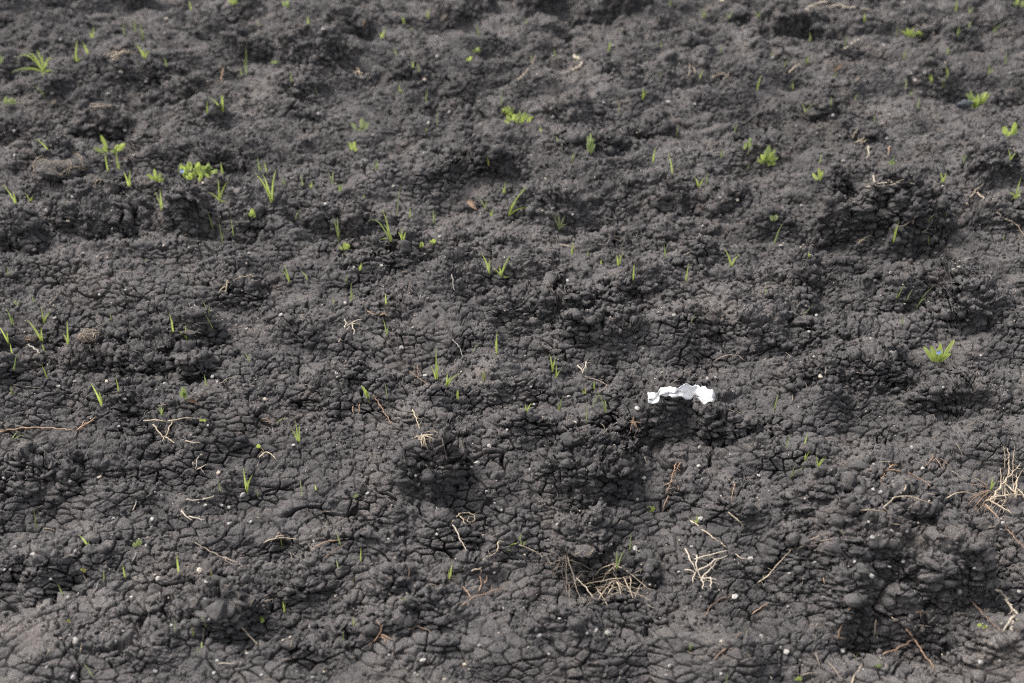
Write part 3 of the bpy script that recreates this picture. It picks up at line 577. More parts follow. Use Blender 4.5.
weed(8,102,0,0,0,4,'p',"low pale rosette of small leaves","weed",11,tips=[(-5,-4),(-2,-7),(3,-5),(8,-2),(-1,-3),(5,-4)])
weed(250,216,0,0,0,3.6,'b',"small bushy bright seedling","seedling",12,tips=[(-4,-3),(3,-5),(1,-8),(4,-2),(-1,-5)],grp="broad-leaved seedlings")
weed(359,131,0,0,0,4.2,'p',"pale seedling with two long leaves apart","seedling",13,own="the pale two-leaved seedling",tips=[(-8,-8),(10,-9),(4,-12),(1,-3)],grp="broad-leaved seedlings")
weed(354,153,0,0,0,3.6,'b',"light green seedling with paired upright leaves","seedling",14,tips=[(-5,-9),(0,-10),(1,-4)],grp="broad-leaved seedlings")
weed(588,152,0,0,0,2.4,'p',"pale feathery upright weed","weed",15,narrow=True,tips=[(-3,-16),(0,-19),(3,-14),(5,-9),(-4,-8),(1,-11)])
weed(344,250,0,0,0,3.8,'b',"bright seedling with three blunt leaves","seedling",16,tips=[(-4,-4),(5,-7),(1,-8),(6,-2)],grp="broad-leaved seedlings")
weed(421,249,0,0,0,4,'b',"small yellow-green seedling","seedling",17,tips=[(1,-6),(-2,-3)],grp="broad-leaved seedlings")
weed(434,244,0,0,0,4,'b',"small bright leaning seedling","seedling",18,tips=[(-4,-4),(-1,-6)],grp="broad-leaved seedlings")
weed(184,399,0,0,0,5,'m',"seedling with two round dark green leaves","seedling",19,tips=[(-2,-9),(2,-8),(0,-13)],grp="broad-leaved seedlings")
weed(651,510,0,0,0,4.5,'b',"seedling with round light green leaves","seedling",20,tips=[(-2,-6),(3,-5),(1,-2)],grp="broad-leaved seedlings")
weed(137,544,0,0,0,5,'p',"single rounded grey-green leaf","seedling",21,tips=[(3,-7),(-3,-4)],grp="broad-leaved seedlings")
weed(981,628,0,0,0,5,'b',"seedling with two round bright leaves","seedling",23,tips=[(-3,-6),(3,-5),(1,-2)],grp="broad-leaved seedlings")
weed(797,680,0,0,0,5,'b',"round-leaved bright seedling","seedling",24,tips=[(2,-6),(-2,-4)],grp="broad-leaved seedlings")
weed(876,667,0,0,0,4,'m',"tiny round-leaved seedling","seedling",25,tips=[(2,-4),(-2,-3)],grp="broad-leaved seedlings")
weed(260,620,0,0,0,4.5,'b',"small round-leaved seedling","seedling",26,tips=[(2,-6),(-2,-3),(3,-2)],grp="broad-leaved seedlings")
weed(258,448,0,0,0,4,'b',"tiny upright seedling with rounded leaf","seedling",27,tips=[(1,-6),(-1,-3)],grp="broad-leaved seedlings")
weed(773,221,0,0,0,3.8,'p',"pale small cupped seedling","seedling",28,tips=[(-3,-6),(3,-6),(0,-3)],grp="broad-leaved seedlings")
weed(233,5,0,0,0,3,'b',"small bright leafy weed","weed",29,tips=[(-4,-6),(1,-8),(4,-5),(-1,-3)])
weed(284,6,0,0,0,3,'m',"small bright leafy weed","weed",30,tips=[(-3,-6),(2,-6),(4,-3)])
weed(477,53,0,0,0,3.2,'m',"low small green weed","weed",31,tips=[(-4,-3),(1,-5),(4,-3)])
weed(468,60,0,0,0,3.2,'b',"tiny light green weed","weed",32,tips=[(-2,-4),(2,-5)])
weed(909,34,0,0,0,2.6,'b',"low light green feathery weed","weed",33,tips=[(-8,-4),(-4,-7),(3,-6),(8,-3),(12,-2)],narrow=True)
weed(919,36,0,0,0,2.8,'b',"flat light green weed","weed",34,tips=[(-5,-4),(2,-5),(6,-3)])
weed(1019,7,0,0,0,2.8,'b',"spreading green weed at the field's far edge","weed",35,tips=[(-4,-7),(-7,-4),(3,-5),(4,-2)])
weed(275,62,0,0,0,3,'m',"tiny flat green weed","weed",36,tips=[(-3,-2),(2,-3)])
weed(202,423,0,0,0,3.4,'b',"tiny yellow-green seedling","seedling",37,tips=[(-2,-5),(3,-4)],grp="broad-leaved seedlings")
weed(82,570,0,0,0,3.4,'y',"tiny yellowish seedling","seedling",38,tips=[(-2,-4),(2,-4)],grp="broad-leaved seedlings")
weed(66,621,0,0,0,3.4,'y',"tiny yellow flat-leaved seedling","seedling",39,tips=[(-3,-2),(4,-3)],grp="broad-leaved seedlings")
weed(357,497,0,0,0,3.6,'p',"tiny pale round seedling","seedling",40,tips=[(1,-4),(-2,-2)],grp="broad-leaved seedlings")
weed(890,163,0,0,0,4,'m',"tiny wide-leaved green seedling","seedling",41,tips=[(3,-2),(-3,-2)],grp="broad-leaved seedlings")

# ------------------------------------------------------------------ dry roots, straws and tufts
# (description, kind name, category, colour, radius px, [polylines px], lift 0..1)
D = [
 ("long rusty root with small side twigs","dry_root","root",'o',1.25,[[(867,471),(885,472),(905,470),(918,477),(930,486)],[(884,473),(882,478),(880,482)],[(888,469),(893,464),(897,467)]],.2),
 ("tangled clump of thick pale straws and fine rootlets","straw_clump","straw",'t',1.2,[[(988,503),(1000,487),(1021,464)],[(1006,481),(1008,466),(1007,450)],[(985,503),(1005,495),(1023,497)],[(988,502),(1000,510),(1010,514)],[(1002,484),(1012,492),(1016,500)],[(1014,500),(1014,485),(1016,475)]],1.0),
 ("fan of fine rusty rootlets","root_tuft","roots",'o',.55,[[(988,490),(975,495),(965,506)],[(986,488),(974,487),(970,484)],[(988,492),(978,500),(972,508)],[(990,494),(982,503),(976,512)],[(987,486),(980,482),(974,478)],[(988,491),(980,492),(968,499)]],.6),
 ("long curving rusty root","dry_root","root",'o',1.0,[[(985,505),(999,516),(1008,535),(1024,549)]],.3),
 ("pale root forking into three","dry_root","root",'t',.9,[[(882,508),(890,497),(903,492),(925,503),(938,507)],[(903,492),(906,486),(905,484)],[(892,495),(905,490),(912,492)]],.3),
 ("short thin tan root","dry_root","root",'t',.7,[[(861,511),(873,509),(887,512)]],.2),
 ("thin arched pinkish tan root","dry_root","root",'t',.8,[[(947,499),(955,493),(966,491),(973,495)]],.3),
 ("tuft of fine brown rootlets","root_tuft","roots",'o',.5,[[(930,460),(935,456),(930,452)],[(935,458),(940,466),(942,470)],[(935,458),(928,463),(925,466)],[(936,457),(943,460),(950,466)]],.3),
 ("arched hair-like brown root","dry_root","root",'k',.6,[[(955,443),(961,448),(963,458)],[(950,470),(957,472),(962,480)]],.2),
 ("bleached root branching like an antler","dry_root","root",'w',1.1,[[(684,551),(691,562),(695,575)],[(697,556),(693,566),(700,580)],[(695,575),(712,566),(718,558),(729,557)],[(700,581),(710,572),(718,560)],[(695,560),(710,556),(726,553)],[(700,580),(708,579),(716,580)],[(694,575),(690,581),(692,585)],[(708,579),(712,585),(711,590)],[(684,571),(690,573),(696,576)],[(700,579),(702,586),(702,590)]],.7),
 ("straight straw with a green tip","straw","straw",'t',1.15,[[(691,521),(703,531),(715,540),(727,549)]],.25),
 ("short tan straw","straw","straw",'t',.95,[[(727,513),(737,520),(744,529)]],.3),
 ("long wavy root","dry_root","root",'t',.9,[[(757,583),(766,578),(770,568),(783,558),(790,548)]],.2),
 ("pair of roots running side by side","dry_root","root",'t',.75,[[(796,551),(806,540),(822,533),(842,530)],[(799,548),(815,543),(832,539)]],.2),
 ("curled small tan rootlet","root_tuft","roots",'t',.8,[[(735,552),(738,562),(746,558)],[(738,562),(737,566),(742,568)]],.3),
 ("thin bent brown root","dry_root","root",'d',.8,[[(704,616),(713,602),(721,597),(730,596)]],.15),
 ("straight brown root leaning on a crumb","dry_root","root",'o',.85,[[(715,658),(727,648),(740,632)]],.2),
 ("short rusty root","dry_root","root",'o',.95,[[(750,614),(758,608),(769,603)]],.2),
 ("arching mass of dying grass and roots","root_clump","roots",'t',.8,[[(575,588),(600,586),(622,580),(632,580)],[(590,585),(595,572),(610,566),(618,567)],[(612,566),(626,571),(636,584),(648,590)],[(598,600),(606,586),(618,580)],[(622,578),(628,590),(633,600)],[(592,590),(604,594),(612,582)],[(617,582),(618,592),(621,597)],[(600,585),(607,575),(614,566)],[(606,597),(612,590),(614,583)],[(626,580),(632,588),(628,596)],[(595,590),(602,600),(606,608)]],1.0),
 ("drooping bush of limp yellowing blades","root_clump","roots",'k',.7,[[(564,557),(556,566),(553,580)],[(564,557),(567,578),(567,598)],[(566,558),(573,580),(581,602)],[(563,558),(560,570),(562,580)],[(565,557),(575,572),(576,592)],[(562,560),(552,566),(548,568)],[(568,563),(580,567),(593,572)]],.9),
 ("short whitish straw","straw","straw",'w',.95,[[(576,578),(584,589),(593,598)]],.3),
 ("thin tan stalk","straw","straw",'t',.85,[[(518,544),(530,549),(543,557)]],.3),
 ("long tan root with a frayed curl","dry_root","root",'t',1.0,[[(453,573),(468,573),(484,561),(497,552)],[(497,552),(500,546),(496,541),(501,540),(505,545)],[(470,572),(480,571),(490,566),(500,562)]],.35),
 ("frayed rusty root crown","root_tuft","roots",'o',.9,[[(463,606),(472,597),(482,594),(504,588)],[(478,592),(483,584),(480,574)],[(470,598),(468,590),(462,586)],[(483,584),(488,580),(486,576)]],.4),
 ("root curled into a ring","dry_root","root",'t',.85,[[(453,522),(456,515),(464,513),(472,514),(477,519),(475,525),(468,526),(465,521),(469,517)],[(459,515),(463,520),(464,524)]],.5),
 ("short whitish straw","straw","straw",'w',.9,[[(453,527),(460,538),(467,552)]],.3),
 ("upside-down root tuft on a bare stalk","root_tuft","roots",'t',.75,[[(413,410),(419,424),(422,436)],[(422,436),(418,441),(415,446)],[(422,436),(421,444),(420,449)],[(422,436),(427,442),(427,448)],[(422,436),(431,438),(433,443)],[(422,436),(415,439),(413,441)],[(422,436),(429,436),(434,436)],[(422,437),(424,445),(423,449)]],.7),
 ("thin grey looping root","dry_root","root",'k',.6,[[(425,432),(434,429),(443,433),(443,444),(448,453)]],.2),
 ("pale root hooked round a chalky stone","dry_root","root",'w',.7,[[(461,443),(457,449),(460,455),(471,460)]],.3),
 ("rusty S-shaped root","dry_root","root",'o',.85,[[(372,396),(379,402),(383,413),(391,424)]],.2),
 ("forked brown root lying flat","dry_root","root",'d',.75,[[(406,370),(416,376),(430,386)],[(417,364),(416,371),(419,378)]],.15),
 ("upright rusty split rootlet","root_tuft","roots",'o',.8,[[(358,404),(359,410),(357,416)],[(353,406),(352,412),(352,415)]],.5),
 ("whitish arched hair root","dry_root","root",'g',.6,[[(452,340),(459,345),(462,352),(463,362)]],.2),
 ("dry root with three prongs","dry_root","root",'t',.95,[[(142,422),(154,422),(166,422)],[(166,422),(178,422),(188,417),(200,421)],[(153,424),(159,433),(165,440)],[(172,421),(168,433),(163,443)],[(165,438),(170,440),(175,444)]],.5),
 ("short pale tan straw","straw","straw",'t',.8,[[(184,441),(192,444),(201,443)]],.2),
 ("long brown runner with a frayed pale end","dry_root","root",'o',1.05,[[(-6,433),(18,428),(40,426),(60,429),(73,430)],[(78,431),(87,425),(96,419)],[(77,430),(88,421),(94,420)],[(80,430),(84,427),(82,422)]],.2),
 ("hooked whitish root","dry_root","root",'g',1.0,[[(27,344),(36,350),(44,354),(49,366)]],.3),
 ("whitish Y-shaped rootlet","dry_root","root",'w',.8,[[(192,462),(195,468),(195,477)],[(199,459),(197,465),(195,470)],[(197,471),(203,468),(206,467)]],.6),
 ("bleached papery straw","straw","straw",'w',1.2,[[(187,500),(197,502),(203,501)],[(203,501),(209,499),(215,497)]],.2),
 ("bleached kinked straw","straw","straw",'w',1.0,[[(181,511),(184,518),(192,521)],[(188,516),(196,521),(207,521)]],.3),
 ("thin tan sprig with outspread arms","root_tuft","roots",'t',.9,[[(265,545),(272,539),(284,539),(299,541)],[(274,539),(280,536),(284,536)],[(276,540),(276,534),(280,532)]],.5),
 ("short flat rusty straw","straw","straw",'o',.95,[[(315,546),(328,541),(342,539)]],.2),
 ("thin dull brown straw","straw","straw",'d',.9,[[(323,558),(332,550),(346,543)]],.2),
 ("long thin dry grass stem","straw","straw",'k',.75,[[(195,542),(209,552),(222,557),(233,566)],[(222,557),(236,563),(245,567)]],.3),
 ("small arched tan root","dry_root","root",'t',.9,[[(259,458),(264,452),(271,453),(276,461)]],.7),
 ("small knot of reddish rootlets","root_tuft","roots",'d',.7,[[(261,420),(266,416),(271,422)],[(264,421),(269,418),(268,415)],[(262,422),(268,422),(273,424)]],.3),
 ("spiky white rootlet tuft","root_tuft","roots",'w',.8,[[(338,343),(345,334),(350,325)],[(346,326),(350,323),(362,320)],[(350,324),(354,330),(355,334)],[(350,324),(356,326),(360,325)],[(345,328),(348,324),(345,321)]],.5),
 ("curled rusty rootlet","dry_root","root",'o',.8,[[(367,312),(373,318),(380,315),(386,316)],[(378,316),(383,313),(387,317)]],.4),
 ("tan twig forking over a dark clod","dry_root","root",'t',.85,[[(219,292),(225,282),(238,278),(250,276)],[(226,281),(231,285),(225,295)],[(238,278),(244,280),(250,275)]],.5),
 ("frizzy straw mat","straw_clump","straw",'w',.7,[[(865,188),(880,186),(900,183),(918,181)],[(876,184),(890,182),(905,184)],[(872,176),(873,182),(875,187)],[(880,190),(893,184),(903,180)],[(886,181),(893,186),(899,181)],[(868,189),(885,188),(896,186)],[(890,186),(904,181),(914,184)]],.5),
 ("long looped brown root","dry_root","root",'t',.75,[[(967,204),(970,194),(976,190),(983,185)],[(976,192),(986,203),(994,213),(1000,216)],[(1003,221),(1012,222),(1020,227),(1024,238)]],.4),
 ("small tangle of pale twigs","root_tuft","roots",'t',.8,[[(857,246),(862,239),(870,237)],[(859,243),(866,240),(872,240)],[(857,240),(862,241),(868,243)]],.4),
 ("thin curved twig","dry_root","root",'k',.6,[[(895,229),(905,228),(913,224),(914,217)]],.5),
 ("thin sinking hair root","dry_root","root",'k',.6,[[(922,232),(930,230),(933,220),(932,212)]],.3),
 ("thick curled pale straw","straw","straw",'w',1.5,[[(573,56),(581,60),(585,65),(580,69),(572,70)]],.4),
 ("pale straw leaning on a crumb","straw","straw",'w',1.0,[[(844,51),(852,45),(858,38)]],.5),
 ("rusty curled leaf scrap","dry_leaf","leaf",'o',2.0,[[(833,72),(837,68),(840,64)]],.4),
 ("pale straw stub","straw","straw",'t',1.0,[[(789,73),(793,69),(799,65)]],.3),
 ("dull brown broken straw","straw","straw",'k',1.1,[[(518,81),(525,74),(533,66),(535,57)]],.3),
 ("small rusty star of rootlets","root_tuft","roots",'t',.9,[[(357,68),(358,73),(360,78)],[(352,72),(356,71),(362,74)],[(357,73),(353,77),(352,79)]],.5),
 ("pale brown curled leaf","dry_leaf","leaf",'t',2.2,[[(354,53),(356,56),(357,59)]],.4),
 ("frayed tan straw tuft","straw_clump","straw",'t',.9,[[(110,58),(119,54),(131,51)],[(111,54),(120,55),(130,53)],[(112,60),(120,53),(124,50)]],.4),
 ("curled rusty leaf","dry_leaf","leaf",'o',2.6,[[(466,202),(470,206),(474,210)]],.5),
 ("flat mat of dry grass","straw_clump","straw",'k',.8,[[(88,107),(98,106),(113,107)],[(90,104),(100,108),(110,105)],[(93,109),(103,106),(113,109)]],.4),
 ("low tangle of hair-fine roots","root_tuft","roots",'k',.55,[[(607,234),(613,240),(624,245)],[(612,237),(620,236),(627,241)],[(621,246),(626,241),(624,236)],[(596,245),(606,247),(615,244)]],.3),
 ("thin tan hair root","dry_root","root",'t',.7,[[(558,245),(565,246),(574,247)]],.2),
 ("thin arched hair root","dry_root","root",'k',.7,[[(682,255),(692,251),(705,250)]],.2),
 ("long arched pale root","dry_root","root",'k',.75,[[(713,362),(724,355),(736,352),(744,360)]],.3),
 ("small star of rusty rootlets","root_tuft","roots",'o',.9,[[(632,421),(628,427),(631,432)],[(632,421),(637,426),(636,433)],[(632,420),(632,427),(634,430)],[(628,424),(634,423),(639,427)],[(633,418),(632,422),(630,427)]],.6),
 ("upright rusty root tuft","root_tuft","roots",'o',.85,[[(676,464),(673,474),(671,482)],[(672,482),(667,486),(663,486)],[(674,480),(678,488),(676,492)],[(671,481),(668,489),(664,492)],[(679,466),(675,470),(673,478)],[(668,497),(664,504),(660,513)]],.6),
 ("short tan curved rootlet","dry_root","root",'t',.7,[[(640,452),(643,459),(647,462)]],.3),
 ("pinkish upright rootlet","dry_root","root",'o',.6,[[(735,483),(732,491),(731,501)]],.6),
 ("bleached forked rootlet","dry_root","root",'w',1.0,[[(577,367),(581,370),(583,375)],[(586,362),(585,369),(583,375)]],.7),
 ("angular brown rootlet","dry_root","root",'k',.8,[[(585,377),(594,381),(606,384)],[(606,384),(604,390),(600,393)],[(600,381),(603,379),(606,383)]],.4),
 ("pale bent rootlet","dry_root","root",'w',.7,[[(532,478),(534,486),(539,491)]],.3),
 ("thick gnarled whitish root","dry_root","root",'w',1.5,[[(994,590),(1004,597),(1009,606),(1014,618),(1026,622)],[(1014,617),(1006,622),(1002,633)],[(1012,619),(1008,628),(1010,633)],[(1016,620),(1022,627),(1024,633)]],.4),
 ("long rusty root across a dark hollow","dry_root","root",'o',1.25,[[(905,631),(914,643),(922,656),(935,669)],[(883,655),(896,652),(905,645),(914,643)]],.3),
 ("bent brown root over crumbs","dry_root","root",'o',1.0,[[(836,641),(839,624),(846,614),(860,612)],[(846,613),(850,607),(853,606)]],.4),
 ("short upright tan stub","dry_root","root",'t',1.1,[[(874,620),(873,628),(873,637)]],.5),
 ("short flat rusty stub","dry_root","root",'o',1.2,[[(914,613),(920,614),(927,613)]],.2),
 ("tan stub poking from the clod","dry_root","root",'t',1.2,[[(889,616),(893,618),(898,621)]],.4),
 ("curved tan root by the picture's bottom","dry_root","root",'k',1.0,[[(827,662),(834,670),(838,678),(846,686)]],.3),
 ("short arched tan root","dry_root","root",'t',1.0,[[(850,686),(853,674),(861,665)]],.4),
 ("flat wavy tan root","dry_root","root",'k',1.0,[[(800,676),(808,671),(816,675)]],.3),
 ("thin pale upright rootlet","dry_root","root",'k',.8,[[(815,653),(817,660),(819,667)]],.4),
 ("thin dark root draped down the hollow","dry_root","root",'d',.9,[[(970,603),(982,617),(992,627),(1003,632)]],.2),
 ("reddish short rootlet","dry_root","root",'o',.8,[[(819,572),(823,577),(825,584)]],.2),
 ("star of rusty rootlets","root_tuft","roots",'o',.9,[[(375,643),(381,636),(382,627)],[(381,634),(387,636),(392,641)],[(381,629),(377,624),(376,621)],[(380,636),(384,640),(385,643)]],.5),
 ("dark arched root","dry_root","root",'d',.9,[[(408,630),(416,626),(424,628),(430,634)]],.5),
 ("thin upright brown rootlet","dry_root","root",'d',.7,[[(409,569),(411,575),(407,580)],[(388,586),(390,580),(389,576)]],.4),
 ("small upright reddish root","dry_root","root",'k',.8,[[(205,628),(204,635),(203,642)]],.4),
 ("grey straw by the left mound","straw","straw",'k',1.0,[[(243,630),(250,636),(257,644)]],.3),
 ("thin white straw","straw","straw",'w',.7,[[(216,665),(225,664),(236,665)]],.2),
 ("thin slanting grey rootlet","dry_root","root",'g',.7,[[(132,563),(134,558),(137,553)],[(93,594),(96,588),(98,583)]],.3),
 ("whitish slanted straw","straw","straw",'w',.8,[[(133,511),(134,506),(136,502)]],.3),
 ("flat tan straw","straw","straw",'k',.9,[[(42,528),(48,529),(55,530)]],.2),
 ("thin brown root on the furrow side","dry_root","root",'k',.7,[[(12,384),(24,386),(45,388)]],.2),
 ("faint thin brown root","dry_root","root",'k',.6,[[(48,305),(56,296),(62,290)]],.2),
 ("short grey rootlet","dry_root","root",'k',.7,[[(218,384),(222,379),(240,377)]],.2),
 ("slender pale rootlet","dry_root","root",'g',.7,[[(450,275),(453,283),(454,292)]],.5),
 ("pair of thin white straws","straw","straw",'g',.8,[[(988,274),(992,280),(996,286)],[(962,260),(967,258),(973,258)]],.3),
 ("small upright rusty stub","dry_root","root",'o',.9,[[(222,71),(223,76),(221,82)]],.6),
 ("pale upright straw stub","straw","straw",'k',1.0,[[(627,0),(628,3),(627,7)]],.7),
 ("broad pale dead leaf","dry_leaf","leaf",'t',2.8,[[(719,2),(722,1),(725,3)]],.5),
 ("heap of pale straw on the far crest","straw_clump","straw",'w',1.0,[[(806,9),(814,4),(824,2)],[(803,12),(812,6),(820,8)],[(818,3),(824,5),(829,3)],[(840,8),(850,10),(858,6)],[(860,10),(866,8),(869,11)]],.5),
 ("orange stub standing up","straw","straw",'o',1.0,[[(364,30),(363,26),(364,22)]],.6),
 ("small whitish husk","dry_leaf","leaf",'w',1.8,[[(441,22),(444,18),(446,15)]],.6),
 ("two short pinkish upright rootlets","root_tuft","roots",'k',.9,[[(689,76),(690,70),(688,64)],[(694,74),(693,70),(693,66)]],.7),
 ("flat reddish straw heap","straw_clump","straw",'k',.9,[[(711,78),(718,74),(727,72)],[(722,80),(727,76),(731,73)]],.4),
 ("short pale upright stub","straw","straw",'w',1.0,[[(867,146),(868,152),(867,159)]],.5),
 ("orange stub","straw","straw",'o',1.0,[[(888,146),(889,149),(889,154)]],.5),
 ("pale frizzy rootlet scraps","root_tuft","roots",'t',1.0,[[(855,145),(862,142),(866,137)],[(858,143),(865,144),(868,140)],[(850,140),(854,134),(856,130)]],.5),
 ("bent pale husk","dry_leaf","leaf",'t',1.8,[[(855,82),(857,79),(861,77)]],.5),
 ("orange seed husk","dry_leaf","leaf",'t',2.0,[[(50,106),(53,105),(56,103)]],.4),
 ("flat tan scrap of leaf","dry_leaf","leaf",'o',2.2,[[(186,402),(192,403),(200,404)]],.2),
]
for n_, (desc, nm, cat, c, rad, polys, lift) in enumerate(D):
    random.seed(900+n_); ax, ay = polys[0][len(polys[0])//2]; p0, _, mp0 = at(ax, ay)
    if 'clump' in nm or 'mass' in desc:                       # more thin strands through the clump
        polys = list(polys); xs_ = [q[0] for pl in polys for q in pl]; ys_ = [q[1] for pl in polys for q in pl]; cx, cy = sum(xs_)/len(xs_), sum(ys_)/len(ys_)
        sx, sy = max(xs_)-min(xs_), max(ys_)-min(ys_)
        for _ in range(12 if nm != 'straw_clump' or 'tangled' in desc else 5):
            a_ = random.uniform(0, 6.28); x0 = cx+random.gauss(0, .14)*sx; y0 = cy+random.gauss(0, .14)*sy; rr_ = random.uniform(.25, .55)
            polys.append([(x0, y0), (x0+math.cos(a_)*sx*rr_*.5+random.gauss(0, 1.5), y0+math.sin(a_)*sy*rr_*.5-2), (x0+math.cos(a_)*sx*rr_, y0+math.sin(a_)*sy*rr_)])
    n0_ = len(D[n_][5])
    root = None; multi = len(polys) > 1
    if multi: root = empty(nm, p0)
    P3 = []
    for kpl, pl in enumerate(polys):
        rad = D[n_][4]*(1.0 if kpl < n0_ else random.uniform(.35, .7))
        pts = []
        for i, (x, y) in enumerate(pl):
            q, nn, mp = at(x, y); up = rad*mp*0.9
            # stands free in its middle, both ends touch the soil
            t = i/(len(pl)-1); up += lift*math.sin(math.pi*(0.15+0.7*t))*0.010
            pts.append(q+Vector((0, 0, up)))
        # smooth sudden depth jumps so that the strand spans gaps between clods
        for _ in range(2):
            for i in range(1, len(pts)-1): pts[i] = pts[i]*0.6+(pts[i-1]+pts[i+1])*0.2
        L = sum((pts[i+1]-pts[i]).length for i in range(len(pts)-1))
        sm = smooth_path(pts, max(9, int(L/0.0035)))
        ph = [random.uniform(0, 6.28) for _ in range(4)]; wl = random.uniform(.010, .022); wa = rad*mp0*0.55
        sm = [s_+Vector((math.sin(i*L/len(sm)/wl*3+ph[0])+.6*math.sin(i*L/len(sm)/wl*7+ph[1]), math.sin(i*L/len(sm)/wl*3.4+ph[2]), .4*math.sin(i*L/len(sm)/wl*4+ph[3])))*wa*min(1, i/3)+Vector((random.gauss(0, 1), random.gauss(0, 1), random.gauss(0, .5)))*rad*mp0*0.10 for i, s_ in enumerate(sm)]
        if nm == "dry_leaf":
            v_, f_ = blade_geo(sm[0], sm[len(sm)//2]+Vector((0, 0, .006)), sm[-1], rad*2*mp0, True, 8)
        else:
            v_, f_ = tube_geo(sm, rad*mp0*0.92, 6, 0.10)
            if lift >= .3 or 'root' in nm:                    # hair-fine side rootlets
                for h_ in range(int(L/0.016*(1.4 if lift > .55 else 0.8))):
                    k_ = random.randrange(1, len(sm)-1); a_ = random.uniform(0, 6.28); hl = random.uniform(.006, .018)
                    e_ = sm[k_]+Vector((math.cos(a_), math.sin(a_), random.uniform(-.5, .25)))*hl
                    hv, hf = tube_geo(bez(sm[k_], (sm[k_]+e_)*.5+Vector((random.uniform(-1, 1), random.uniform(-1, 1), random.uniform(0, 1)))*hl*.3, e_, 6), rad*mp0*0.28, 4)
                    b_ = len(v_); v_ += hv; f_ += [tuple(b_+q_ for q_ in ff) for ff in hf]
        if multi: mesh_from("strand", [v-root.location for v in v_], f_, DRY[c], root)
        else:
            root = mesh_from(nm, [v-p0 for v in v_], f_, DRY[c]); root.location = p0
    grp = {"root": "dry roots lying on the soil", "straw": "dry straws lying on the soil", "roots": "tufts of dry rootlets", "leaf": "dead leaf scraps"}[cat]
    w_ = desc.split(); desc = " ".join(w_[:9])
    own = {"straw_clump": "the tangled straw clump"}.get(nm) if "tangled clump" in desc else None
    own = own or {0: "the long rusty root", 9: "the pale forked root", 10: "the green-tipped straw", 12: "the long wavy root", 18: "the straggly root clump", 24: "the ring-shaped root", 26: "the upside-down root tuft", 33: "the three-pronged dry root", 35: "the long brown runner", 36: "the white hooked root", 49: "the bleached straw mat", 50: "the looped brown root", 54: "the curled pale straw", 62: "the curled rusty leaf", 73: "the bleached forked rootlet"}.get(n_)
    lab = label(p0, desc, own=own); tag(root, lab, cat, grp)

# ------------------------------------------------------------------ soil-and-root lumps
def lump(px, py, rpx, flat, c, desc, seed, arcs, own=None):
    random.seed(seed); R_ = np.random.default_rng(seed); p, nn, mp = at(px, py); r_ = rpx*mp
    root = empty("root_ball", p-Vector((0, 0, r_*flat*0.35)))
    b, f = ICO5; q_ = b*3.0+seed*7
    def bump3(q, s): return perlin(q[:, 0]+q[:, 2]*.7, q[:, 1]-q[:, 2]*.6, s)
    rr = 1+0.30*bump3(q_*.6, 1)+0.16*bump3(q_*1.7, 2)+0.10*np.abs(bump3(q_*3.9, 3))+0.05*bump3(q_*9, 4)
    b = b*rr[:, None]*np.array([r_, r_*0.8, r_*flat])
    mesh_from("soil_lump", [tuple(v) for v in b], f, SOILBROWN if c != 'k' else SOIL, root)
    for k in range(arcs):
        a0 = random.uniform(0, 6.28); a1 = a0+random.uniform(.5, 2.2)
        def onb(a, e, hh): return Vector((math.cos(a)*math.cos(e)*r_, math.sin(a)*math.cos(e)*r_*.8, math.sin(e)*r_*flat))*hh
        q = [onb(a0, -.2, 1.1), onb((a0*2+a1)/3, random.uniform(.4, 1.2), random.uniform(1.05, 1.35)), onb((a0+2*a1)/3, random.uniform(.3, 1.2), random.uniform(1.05, 1.4)), onb(a1, -.2, random.uniform(1.1, 1.4))]
        v_, f_ = tube_geo(smooth_path(q, 12), random.uniform(.25, .5)*mp, 5); mesh_from("rootlet", v_, f_, DRY[c if random.random() < .6 else 't'], root)
    tag(root, label(p, desc, own=own), "root ball", "balls of matted roots and soil")
bm = bmesh.new(); bmesh.ops.create_icosphere(bm, subdivisions=5, radius=1.0); ICO5 = (np.array([v.co[:] for v in bm.verts]), [tuple(v.index for v in f_.verts) for f_ in bm.faces]); bm.free()
SOILBROWN, _nt, _b = new_mat("brown_root_soil", 0.9)
_g = _nt.nodes.new("ShaderNodeNewGeometry"); _nt.links.new(ramp(_nt, noise(_nt, 110, 5, .7, _g.outputs["Position"]), [(.35, (.048, .042, .038)), (.68, (.115, .092, .073))]), _b.inputs["Base Color"])
_bp = _nt.nodes.new("ShaderNodeBump"); _bp.inputs["Distance"].default_value = .002; _nt.links.new(noise(_nt, 260, 5, .7, _g.outputs["Position"]), _bp.inputs["Height"]); _nt.links.new(_bp.outputs[0], _b.inputs["Normal"])
lump(86,335,10,.6,'t',"brown root ball with paler fibres on top",3,16,own="the brown root ball")
lump(30,337,6,.7,'o',"small rounded brown root ball",4,5)
lump(60,162,22,.45,'k',"wide low clod matted with arching fine roots",5,34,own="the root-matted clod")
lump(92,180,10,.6,'k',"dark clod wrapped in looping hair roots",6,12)
lump(582,548,11,.30,'k',"dark flattened clod veined with rootlets",7,14)

